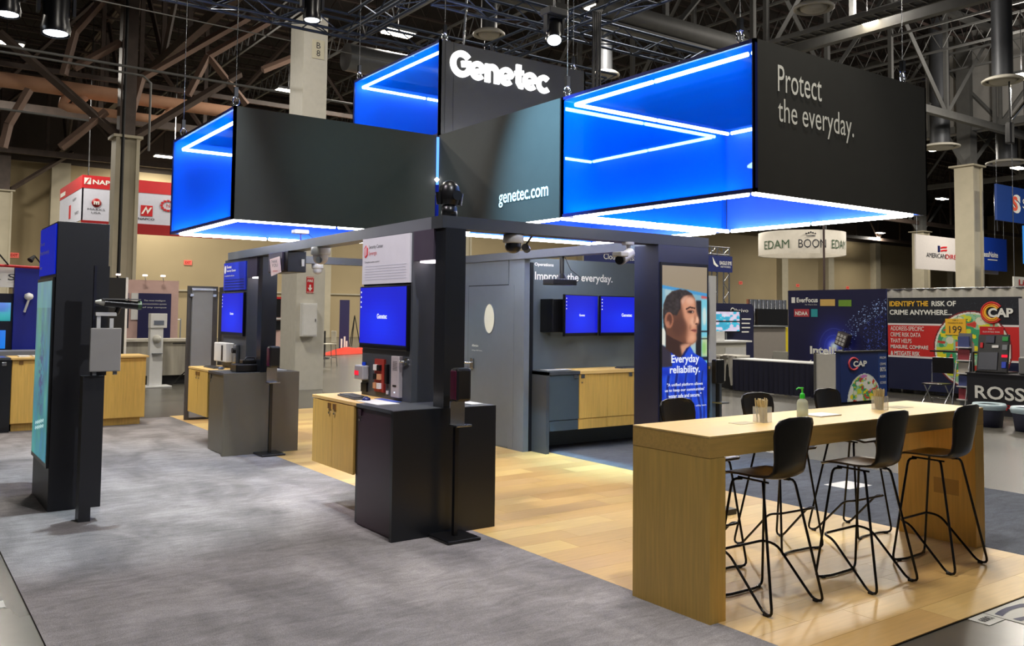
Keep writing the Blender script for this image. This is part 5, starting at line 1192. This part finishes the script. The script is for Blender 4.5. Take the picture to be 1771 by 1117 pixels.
MB().box(-.1, .1, -.15, .15, -.17, .17, T=T, b=.02).build('cube', mat('cube_dark', (90, 84, 84), .4, .4), cq)
for i in range(3):
    for j in range(3): MB().box(-.115, -.1, -.12+i*.085, -.055+i*.085, -.13+j*.095, -.06+j*.095, T=T).build('cell', mat('cube_light', (180, 178, 176), .4), cq)
MB().tube([(19.3, 12.85, 1.05), (19.35, 12.9, .5), (19.4, 12.85, 0)], .02, 6).build('stand', GREY, cq)
cpb = thing('backdrop', 'red and black crime risk backdrop with a round map at right', 'backdrop', (19.5, 10.2, 0))
fcp = frame((19.5, 11.78, 0), (0, -1, 0))
def mapcol(u, v, seed=3):
    n = vnoise(u, v, 14, seed); n2 = vnoise(u, v, 22, seed+1); c = np.zeros(u.shape+(3,)); c[...] = (150, 205, 165)
    c[n > .5] = (60, 160, 110); c[n2 > .6] = (215, 222, 60); c[(n > .6) & (n2 > .45)] = (240, 225, 40); c[(n < .28)] = (225, 226, 200); c[(n2 < .25) & (u > .5)] = (222, 90, 60); c[(n2 < .18)] = (205, 60, 50)
    return c
def capf(u, v):
    x = u*3.02; y = .1+v*2.14; b = np.zeros(u.shape+(3,)); b[...] = (24, 28, 38)
    rd = (y < 1.62) & (y > .86); b[rd] = (205, 38, 36); b[(y > 1.60) & (y < 1.645)] = (230, 225, 225); b[(y > .84) & (y < .885)] = (230, 225, 225); b[y <= .84] = (20, 26, 62)
    r = np.hypot(x-1.97, (y-1.08)); b[r < .86] = (120, 28, 36); b[r < .83] = (232, 232, 222); m_ = r < .79; b[m_] = mapcol(x/3, y/3)[m_]
    ln = vnoise(u*4, v*4, 6, 33); b[(y > 1.7) & (np.abs(ln-.5) < .015)] = (44, 50, 60)
    return b
fbox('panel', BLKM, cpb, fcp, 0, 3.02, .1, 2.24, -.05, 0); picture('print', fcp, 0, 3.02, .1, 2.24, 200, 150, capf, picmat('print', 0, .5), cpb, .004)
YEL = mat('yellow_ink', (244, 190, 50), .5)
text('IDENTIFY THE', fcp, .05, 2.04, .12, YEL, cpb, w=.95, bold=.03, c=.01); text('RISK OF', fcp, 1.08, 2.04, .12, WINK, cpb, w=.56, bold=.03, c=.01); text('CRIME ANYWHERE...', fcp, .05, 1.84, .12, WINK, cpb, w=1.5, bold=.03, c=.01)
for j, (s_, w_) in enumerate((('ADDRESS-SPECIFIC', .82), ('CRIME RISK DATA', .74), ('THAT HELPS', .52), ('MEASURE, COMPARE', .92), ('& MITIGATE RISK', .72))): text(s_, fcp, .07, 1.47-j*.145, .1, WINK, cpb, w=w_, bold=.02 if j > 2 else .005, c=.01)
for dr_, c_ in ((0, (205, 40, 40)), (.04, (240, 130, 30)), (.08, (244, 190, 50))):
    MB().tube([fp(fcp, 2.42+(.22-dr_)*math.cos(q), 1.9+(.22-dr_)*math.sin(q), .01) for q in [.6+5.0*i/20 for i in range(21)]], .025, 5).build('logo_ring', mat('ring_%d' % c_[1], c_, .5), cpb)
text('CAP', fcp, 2.35, 1.8, .2, WINK, cpb, w=.52, bold=.04, c=.03)
fbox('yellow_tag', YEL, cpb, fcp, 1.4, 1.86, 1.4, 1.76, .005, .02); text('199', fcp, 1.63, 1.44, .16, INK, cpb, w=.28, align='c', c=.025); text('TIER 3:', fcp, 1.63, 1.71, .03, INK, cpb, w=.14, align='c', c=.025); text('MODERATE RISK', fcp, 1.63, 1.65, .03, INK, cpb, w=.34, align='c', c=.025)
fbox('red_tag', RED, cpb, fcp, 2.16, 2.66, 1.25, 1.6, .005, .02); text('TIER 5:', fcp, 2.41, 1.53, .03, WINK, cpb, w=.14, align='c', c=.025); text('ELEVATED RISK', fcp, 2.41, 1.47, .03, WINK, cpb, w=.36, align='c', c=.025)
# skirted table of first booth
def skirt_table(x0, x1, y0, y1, label, m, topm):
    t = thing('skirted_table', label, 'table', (x0, y1, 0)); MB().box(x0, x1, y0, y1, .735, .76, b=.003).build('tabletop', topm, t)
    mb = MB(); pts = [(x1, y1), (x0, y1), (x0, y0), (x1, y0)]; vs = []
    for (ax, ay), (bx_, by_) in zip(pts, pts[1:]):
        L_ = math.hypot(bx_-ax, by_-ay); N = int(L_/.03); ux, uy = (bx_-ax)/L_, (by_-ay)/L_
        for i in range(N+1):
            s = L_*i/N; o_ = .018*math.sin(s*45)+.008*math.sin(s*13); vs += [(ax+ux*s-uy*o_*1.5, ay+uy*s+ux*o_*1.5, .02), (ax+ux*s-uy*o_*.4, ay+uy*s+ux*o_*.4, .735)]
    mb.add(vs, [(2*i, 2*i+2, 2*i+3, 2*i+1) for i in range(len(vs)//2-1)], True).build('skirt', m, t); return t
NAVC = mat('navy_cloth', (14, 15, 40), .8)
skirt_table(16.5, 17.2, 11.6, 13.95, 'long table with dark navy skirt in front of the dark blue backdrop', NAVC, WHT)
wt = thing('draped_chair', 'white cloth draped over a table corner left of the navy skirted table', 'cloth', (16.9, 14.3, 0))
vs = []; N = 20
for j, (z, w, dd) in enumerate(((.82, .0, .25), (.8, .12, .5), (.5, .18, .62), (.15, .24, .72))):
    for i in range(N+1): s = i/N; vs.append((16.6+.1*j*.3+.06*math.sin(s*14+j), 13.98+s*(dd+.1), z-.05*math.sin(s*9)*(j > 0)))
MB().add(vs, [(j*(N+1)+i, j*(N+1)+i+1, (j+1)*(N+1)+i+1, (j+1)*(N+1)+i) for j in range(3) for i in range(N)], True).build('cloth', DR, wt); MB().box(16.62, 17.2, 14.0, 14.6, .76, .82, b=.01).build('cloth_top', DR, wt); MB().box(16.7, 17.15, 14.05, 14.55, .02, .76).build('table_leg', BLKM, wt)
def fold_chair(x, y, a, m, label, h=.85):
    t = thing('folding_chair', label, 'chair', (x, y, 0)); R3 = Matrix.Rotation(a, 3, 'Z'); P = lambda p: Vector((x, y, 0))+R3 @ Vector(p)
    TT = lambda q, w, e: P((q, w, e))
    MB().box(-.21, .21, -.2, .2, .44, .47, T=TT, b=.008).build('seat', m, t)
    MB().box(-.22, .22, -.245, -.225, h-.32, h, T=TT, b=.009).build('backrest', m, t)
    for s in (-1, 1):
        MB().tube([P((s*.225, -.24, h-.1)), P((s*.225, -.22, .45)), P((s*.225, .22, .01))], .012, 6).build('leg', STEEL, t); MB().tube([P((s*.215, .1, .45)), P((s*.215, -.25, .01))], .012, 6).build('leg', STEEL, t)
    MB().tube([P((-.22, -.2, .15)), P((.22, -.2, .15))], .01, 6).build('crossbar', STEEL, t)
GC = mat('chair_grey', (150, 148, 140), .5)
fold_chair(17.6, 13.6, PI/2, GC, 'grey folding chair behind the left end of the navy skirted table', .92); fold_chair(17.6, 11.95, PI/2, GC, 'grey folding chair behind the right end of the navy skirted table', .92)
fold_chair(17.2, 9.35, PI/2, BLK, 'black folding chair between the small map board and the black table', .98)
drape('side_curtain', (16.4, 11.5), (17.3, 11.5), .95, DR, 'low white side curtain right of the navy skirted table', .03, .2)
wd2 = thing('fabric_screen', 'pale fabric panel between the skirted table and the small map board', 'panel', (16.4, 11.3, 0)); box('panel', DR, wd2, 16.3, 16.34, 11.05, 11.5, .05, .98); box('edge_post', STEEL, wd2, 16.28, 16.36, 11.5, 11.56, 0, 1.0)
sb = thing('display_counter', 'small blue counter board with a round map and ring logo', 'counter', (16.4, 10.5, 0))
box('body', mat('blueboard', (18, 40, 96), .5), sb, 15.66, 17.0, 10.5, 10.6, .06, 1.05); box('base', BLKM, sb, 15.7, 17.0, 10.52, 10.58, 0, .06); box('top', BLKM, sb, 15.64, 17.34, 10.48, 10.62, 1.05, 1.08); box('side_panel', mat('blueboard2', (24, 60, 130), .5), sb, 17.0, 17.32, 10.5, 10.6, .0, 1.05)
fsb = frame((15.66, 10.5, 0))
def minimap(u, v):
    b = np.zeros(u.shape+(3,)); b[...] = (18, 44, 104); r = np.hypot((u-.62)*1.3, (v+.02)*1.0); b[r < .58] = (210, 220, 215); m_ = r < .55; c = mapcol(u*.8, v*.8, 11); c[vnoise(u, v, 9, 41) > .66] = (210, 130, 200); c[vnoise(u, v, 11, 43) > .7] = (235, 235, 228); b[m_] = c[m_]; return b
picture('print', fsb, 0, 1.34, .06, 1.05, 70, 60, minimap, picmat('print', 0, .5), sb, .004)
MB().tube([fp(fsb, .45+.17*math.cos(q), .82+.12*math.sin(q), .01) for q in [.6+5*i/18 for i in range(19)]], .02, 5).build('logo_ring', mat('ring_pink', (222, 80, 90), .5), sb); text('CAP', fsb, .42, .76, .12, WINK, sb, w=.48, bold=.04, c=.02)
fs2 = frame((17.0, 10.5, 0))
for j, s_ in enumerate(('FROM', 'CRIME', '80%', 'RISK', 'SCORES')): text(s_, fs2, .16, .9-j*.13, .09 if j == 2 else .05, WINK, sb, w=.22, align='c', c=.01)
# black lettered table
rt_ = thing('branded_table', 'black table cover with bold white and red lettering at the right edge', 'table', (16.6, 7.0, 0))
box('cover', mat('black_cover', (20, 20, 28), .6), rt_, 16.6, 17.4, 5.0, 8.45, .0, .74, label='black cover'); box('tabletop', mat('black_cover', (0, 0, 0)), rt_, 16.58, 17.42, 4.98, 8.47, .74, .76)
frr = frame((16.6, 8.45, 0), (0, -1, 0)); text('ROSSLARE', frr, .15, .29, .24, WINK, rt_, w=1.75, bold=.02, c=.01); text('SECURITY PRODUCTS', frr, .16, .11, .1, RED, rt_, w=2.2, c=.01)
kd = thing('keypad_display', 'tilted black display of card readers standing on the black covered table', 'display', (16.9, 8.1, .76))
T = lambda a, b, c: Vector((16.75, 8.07, .77))+Matrix.Rotation(.22, 3, 'Y') @ Matrix.Rotation(-.03, 3, 'X') @ Vector((a, b, c))
MB().box(0, .05, -.28, .28, 0, .72, T=T, b=.01).build('board', BLK, kd); MB().box(-.02, 0, -.1, .24, .05, .38, T=T).build('screen', mat('scr_grey', (70, 72, 82), .3), kd)
for i, (a, b, w, h, m_) in enumerate(((-.22, .1, .08, .14, mat('blue_plastic', (0, 0, 0))), (-.22, .34, .1, .06, glow('red_led', (0, 0, 0), 1)), (.2, .55, .05, .12, RED), (-.05, .55, .12, .06, WHT), (-.22, .7, .1, .1, mat('sig_green', (0, 0, 0))), (.05, .66, .16, .16, mat('reader_dk', (34, 36, 60), .3)), (-.22, .5, .09, .12, GREY))):
    MB().box(-.025, 0, a-w/2, a+w/2, b*.84, (b+h)*.84, T=T, b=.004).build('reader', m_, kd)
MB().box(16.72, 17.2, 7.8, 8.35, .76, .79).build('foot', BLK, kd)
lp = thing('laptop', 'closed grey laptop box at the right end of the black table', 'laptop', (16.9, 6.9, 1.02)); MB().box(16.75, 17.2, 6.9, 7.6, .76, 1.08, b=.03).build('body', mat('lap_grey', (120, 120, 120), .4), lp)
ls = thing('literature_rack', 'narrow literature rack with leaflets left of the black table', 'rack', (17.0, 8.75, 0))
box('back', GREY, ls, 17.0, 17.03, 8.55, 8.8, .0, 1.48)
for j in range(5):
    box('shelf', WHT, ls, 16.88, 17.0, 8.55, 8.8, .2+j*.25, .22+j*.25); box('leaflet', [mat('leaf_a', (150, 60, 70), .5), mat('leaf_b', (70, 80, 130), .5), mat('leaf_c', (176, 170, 160), .5)][j % 3], ls, 16.93, 16.97, 8.57, 8.78, .22+j*.25, .42+j*.25)
for s in (-1, 1): MB().tube([(16.95, 8.55 if s < 0 else 8.8, 1.1), (16.6, 8.5 if s < 0 else 8.75, .01)], .015, 6).build('leg', STEEL, ls)
tb = thing('bistro_table', 'black high table behind the black folding chair', 'table', (18.6, 9.4, 0)); box('top', BLK, tb, 18.3, 19.0, 8.9, 10.1, 1.05, 1.08); box('pedestal', BLK, tb, 18.6, 18.7, 9.35, 9.45, 0, 1.05); box('leaflet_box', mat('leaf_c', (0, 0, 0)), tb, 18.5, 18.6, 9.3, 9.6, 1.08, 1.25)
for i, (x, y, l) in enumerate(((14.85, 7.2, 'dark storage bin with a pale liner left under the black lettered table'), (14.75, 6.55, 'dark storage bin with a pale liner cut by the right edge'))):
    t = thing('waste_bin', l, 'bin', (x, y, 0)); BN = mat('bin_grey', (60, 62, 82), .5)
    MB().lathe((x, y, 0), [(.001, 0), (.19, 0), (.23, .34), (.23, .36), (.2, .34), (.17, .1)], 4 if False else 20).build('bin_body', BN, t)
    vs = MB(); prof = [(.24, .28), (.26, .34), (.24, .38), (.19, .36)]; vs.lathe((x, y, 0), prof, 22).build('liner', mat('liner', (176, 196, 204), .3), t)
bw = thing('banner_stand', 'pale vertical banner cut by the right edge beside the crime risk backdrop', 'banner', (19.3, 8.4, 0)); fbw = frame((19.3, 8.72, 0), (0, -1, 0)); fbox('panel', mat('pale_banner', (176, 174, 176), .5), bw, fbw, 0, 1.2, .9, 2.2, -.03, 0); fbox('base', GREY, bw, fbw, 0, 1.2, 0, .9, -.03, 0)
for j, s_ in enumerate(('LOGIN', 'TO YOUR', 'CLOUD', 'SYSTEM')): text(s_, fbw, .12, 1.9-j*.16, .1, INK, bw, w=.5, c=.01)

# brivo booth, yellow/grey counter, truss gate, drum
bv = thing('rounded_backdrop', 'navy backdrop with rounded top and a monitor, left of the grey counter', 'backdrop', (21.8, 18.6, 0))
fbv = frame((20.3, 18.9, 0)); pts = [(0, 0), (3.1, 0), (3.1, 2.0)]+[(2.95+.15*math.cos(q), 2.03+.15*math.sin(q)) for q in (0, .5, 1, 1.57)]+[(0, 2.18)]
MB().poly(fbv, pts, -.06, 0).build('panel', mat('backdrop_navy', (18, 22, 58), .5), bv); text('brivo', fbv, 2.2, 1.9, .12, WINK, bv, w=.62, c=.01)
MB().tube([fp(fbv, 2.05+.09*math.cos(q), 1.96+.07*math.sin(q), .01) for q in [2*PI*i/14 for i in range(14)]], .015, 5, True).build('logo_ring', WINK, bv)
for j in range(4): fbox('text_line', WINK, bv, fbv, 2.5, 2.5+[.45, .4, .42, .35][j], 1.66-j*.14, 1.7-j*.14, 0, .008)
def wave(u, v):
    n = vnoise(u*1.5, v*1.5, 5, 14); return np.stack([60+150*(n > .5), 150+70*n, 185+50*n], -1)*(1-.7*(np.abs(v-.5) < .06))[..., None]
mt = thing('monitor', 'monitor showing a turquoise wave picture before the rounded navy backdrop', 'monitor', (21.5, 18.6, 1.3)); fmt = frame((21.2, 18.7, 0)); fbox('bezel', BLK, mt, fmt, 0, 1.3, 1.25, 1.95, -.05, 0); picture('screen', fmt, .04, 1.26, 1.29, 1.91, 40, 24, wave, picmat('lcd', 1.05), mt, .004); fbox('pole', GREY, mt, fmt, .6, .66, 0, 1.25, -.04, -.01)
wcn = thing('white_counter', 'white reception counter with dark brand lettering left of the grey counter', 'counter', (19.9, 17.2, 0))
box('body', WPNT, wcn, 18.3, 20.95, 17.2, 17.8, .0, 1.0); box('top', WHT, wcn, 18.2, 21.1, 17.1, 17.9, 1.0, 1.05); text('brivo', frame((18.3, 17.2, 0)), .95, .42, .2, INK, wcn, w=.95, c=.01); box('dark_base', BLKM, wcn, 19.2, 19.9, 17.15, 17.2, .05, .35); box('raised_panel', WHT, wcn, 20.0, 20.9, 17.17, 17.2, .1, .85)
wbx = thing('carton', 'white carton on the white reception counter', 'box', (20.0, 17.3, 1.05)); box('body', WHT, wbx, 19.5, 20.0, 17.2, 17.5, 1.05, 1.32); 
for i in range(4): MB().box(18.75+i*.13, 18.85+i*.13, 17.25, 17.35, 1.05, 1.5).build('binder', [RED, WHT, DKRED, GREY][i], label=['red binder', 'white binder', 'dark red binder', 'grey binder'][i]+' standing at the left of the white reception counter', cat='binder')
gy = thing('grey_counter', 'grey counter with a yellow end panel left of the dark blue backdrop', 'counter', (26, 20.5, 0))
box('grey_front', mat('counter_grey', (128, 122, 116), .6), gy, 24.6, 27.2, 20.5, 21.2, 0, 1.4); box('yellow_end', mat('counter_yellow', (206, 186, 20), .5), gy, 27.2, 28.6, 20.5, 21.2, 0, 1.37); box('top', GREY, gy, 24.5, 27.25, 20.4, 21.3, 1.4, 1.44)
mv_ = thing('video_wall', 'black television under a row of silver tubes behind the grey counter', 'television', (27.5, 23, 1.1)); box('screen', BLK, mv_, 30.0, 32.2, 24, 24.1, 1.3, 2.1); box('legs', BLKM, mv_, 30.4, 31.6, 24.02, 24.08, 0, 1.3)
sv = thing('silver_tubes', 'row of silver vertical tubes above the black television', 'display', (29, 24.3, 0))
for i in range(9): MB().cyl((30.0+i*.28, 24.4, 0), .12, 2.5, 10).build('tube', CHROME, sv)
MB().cyl((29.7, 24.3, 0), .05, 2.5, 8).build('copper_post', mat('copper', (150, 100, 80), .35, .5), sv)
tg = thing('truss_gate', 'silver truss tower carrying a dark blue banner right of the portrait tower', 'truss', (19.4, 17, 0))
for x in (22.6, 23.2):
    for dx_ in (0, .28):
        MB().tube([(x+dx_, 20, 0), (x+dx_, 20, 4.1)], .03, 6).build('chord', STEEL, tg)
    for i in range(14): MB().tube([(x+(.28 if i % 2 else 0), 20, i*.29), (x+(0 if i % 2 else .28), 20, (i+1)*.29)], .014, 5).build('brace', STEEL, tg)
for z in (3.85, 4.1): MB().tube([(16.9, 20, z), (23.5, 20, z)], .03, 6).build('chord', STEEL, tg)
for i in range(20): MB().tube([(16.9+i*.33, 20, 3.85 if i % 2 else 4.1), (17.23+i*.33, 20, 4.1 if i % 2 else 3.85)], .014, 5).build('brace', STEEL, tg)
fg = frame((16.9, 19.9, 0)); fbox('banner', mat('gate_navy', (16, 32, 96), .5), tg, fg, 0, 6.6, 3.25, 3.8, 0, .03); text('EAGLE EYE', fg, 5.95, 3.5, .12, WINK, tg, w=.6, c=.04, bold=.02); text('NETWORKS', fg, 6.0, 3.4, .06, WINK, tg, w=.5, c=.04)
MB().poly(fg, [(5.6, 3.74), (5.75, 3.54), (5.9, 3.44), (5.8, 3.42), (5.65, 3.5)], .03, .04).build('bird_mark', WINK, tg); text('Cloud Access Control', fg, .75, 3.45, .17, WINK, tg, w=2.2, c=.04)
bd = thing('drum_sign', 'round white drum sign hanging beside the right sign box', 'hanging sign', (33, 24, 4.4))
MB().lathe((33, 24, 4.47), [(1.85, 0), (1.85, 1.0), (1.82, 1.0)], 48).build('drum', mat('drum_white', (206, 200, 188), .6), bd); MB().lathe((33, 24, 4.47), [(1.82, 0.02), (1.82, .98)], 48).build('inner', mat('drum_white', (0, 0, 0)), bd)
def drum_text(s_, a_mid, w_ang, z, h, m_):
    o = text(s_, frame((0, 0, 0)), 0, 0, h, m_, bd, w=w_ang*1.88, c=0); o0 = ORG[bd]
    for v in o.data.vertices:
        p = v.co+o0; ang = a_mid-w_ang/2+p.x/1.88
        v.co = Vector((33+1.88*math.cos(ang), 24+1.88*math.sin(ang), z+p.z))-o0
VA = math.atan2(-24, -33)
drum_text('BOON', VA+.12+.12, .62, 4.7, .36, INK); drum_text('EDAM', VA+.98, .55, 4.7, .36, mat('edam_green', (60, 90, 60), .5)); drum_text('EDAM', VA-.62, .7, 4.7, .36, mat('edam_green', (0, 0, 0)))
for i in range(5): 
    q = VA+.2+(i-2)*.05; MB().lathe((33+1.87*math.cos(q), 24+1.87*math.sin(q), 5.3+.03*(2-abs(i-2))), [(.001, -.04), (.04, 0), (.001, .04)], 8).build('crown_dot', INK, bd)
MB().tube([(33+1.88*math.cos(VA+.1+a*.05), 24+1.88*math.sin(VA+.1+a*.05), 5.2) for a in range(5)], .015, 5).build('crown_bar', INK, bd)
for q in (0, 2.1, 4.2): MB().tube([(33+1.8*math.cos(q), 24+1.8*math.sin(q), 5.6), (33+1.8*math.cos(q), 24+1.8*math.sin(q), 15.6)], .015, 4).build('wire', STEEL, bd)
MB().tube([(31.6, 21.9, 0), (31.6, 21.9, 14)], .05, 6).build('pole', mat('dk_pole', (60, 44, 40), .5), label='thin dark pole crossing in front of the round drum sign', cat='pole')
ad = thing('hanging_banner', 'hanging white banner with a flag logo behind the right column', 'hanging sign', (55, 30, 4.9)); fad = frame((52.9, 30, 0)); fbox('panel', mat('banner_white2', (206, 200, 196), .6), ad, fad, 0, 10.6, 4.9, 7.1, -.1, 0)
text('AMERICAN', fad, 1.2, 5.7, .3, INK, ad, w=2.3, c=.03); text('DIRECT', fad, 3.55, 5.7, .3, RED, ad, w=2.2, c=.03); fbox('flag_block', NAVY, ad, fad, 2.6, 2.85, 6.1, 6.5, 0, .03)
for j in range(2): MB().poly(fad, [(2.95, 6.12+j*.2), (3.3, 6.18+j*.2), (3.7, 6.2+j*.2), (3.7, 6.3+j*.2), (3.3, 6.28+j*.2), (2.95, 6.22+j*.2)], 0, .03).build('flag_stripe', RED, ad)
ab = thing('hanging_banner', 'hanging royal blue banner right of the right cream column', 'hanging sign', (61, 29.6, 4.9)); fab = frame((58.6, 29.6, 0)); fbox('panel', mat('royal', (10, 52, 150), .5), ab, fab, 0, 5.1, 5.1, 7.35, 0, .1); text('AccessNsite', fab, .9, 6.0, .38, WINK, ab, w=2.9, bold=.02, c=.12); fbox('text_line', WINK, ab, fab, 2.4, 3.7, 5.8, 5.86, .1, .12)
ss = thing('hanging_banner', 'dark blue hanging sign with a red and white S at the top right edge', 'hanging sign', (42.5, 19.9, 6.4)); fss = frame((42.1, 20, 0)); fbox('panel', mat('deepblue', (10, 56, 130), .5), ss, fss, 0, 7, 6.4, 8.1, 0, .1)
text('S', fss, 1.5, 6.85, .9, WINK, ss, w=.8, bold=.07, c=.12); text('S', fss, 1.42, 6.95, .7, mat('coral', (236, 96, 70), .5), ss, w=.55, bold=.04, c=.14); text('Security', fss, 2.5, 7.0, .6, WINK, ss, w=3, c=.12)
dk = thing('hanging_banner', 'bright cyan blue hanging sign cut by the right edge', 'hanging sign', (43.6, 18.6, 4.1)); fdk = frame((41.2, 18.4, 0)); fbox('panel', mat('cyanblue', (0, 120, 214), .5), dk, fdk, 0, 6, 4.25, 5.95, 0, .1); text('dormakaba', fdk, .35, 4.8, .5, mat('cyan_ink', (150, 235, 245), .4), dk, w=4, c=.12)
lf = thing('hanging_banner', 'white hanging sign with red lettering low at the right edge', 'hanging sign', (35.5, 16, 2.9)); flf = frame((34.95, 16, 0)); fbox('panel', WINK, lf, flf, 0, 4, 2.9, 3.4, 0, .06); text('LifeSafety', flf, .35, 3.0, .3, RED, lf, w=2.6, bold=.02, c=.08)
for t_, pts_ in ((ad, [(53.2, 30.1), (63.3, 30.1)]), (ab, [(58.8, 29.6), (63.5, 29.6)]), (ss, [(42.3, 20), (48.8, 20)]), (dk, [(41.6, 18.4), (46.8, 18.4)]), (lf, [(35.1, 16), (38.8, 16)])):
    for x_, y_ in pts_: MB().tube([(x_, y_, 3.3), (x_, y_, 15.7)] if t_ is lf else [(x_, y_, 5.9), (x_, y_, 15.7)], .015, 4).build('wire', STEEL, t_)
def exitsign(x, y, z, label):
    t = thing('exit_sign', label, 'sign', (x, y, z)); box('case', mat('exit_case', (206, 96, 80), .5, emit=.5), t, x-.25, x+.25, y-.05, y, z, z+.3); text('EXIT', frame((x-.25, y-.05, 0)), .25, z+.07, .16, RED, t, w=.36, bold=.03, align='c', c=.01)
for x, z, l in ((6.1, 4.7, 'at the far left'), (15.9, 4.7, 'left of the far kiosk'), (25.3, 4.75, 'right of the boxed column'), (65.8+4, 5.0, 'left of the drum sign poles'), (79, 5.0, 'under the drum sign'), (88, 5.0, 'above the dark blue backdrop')):
    exitsign(x, 58.0, z, 'small red exit sign on the back wall '+l)
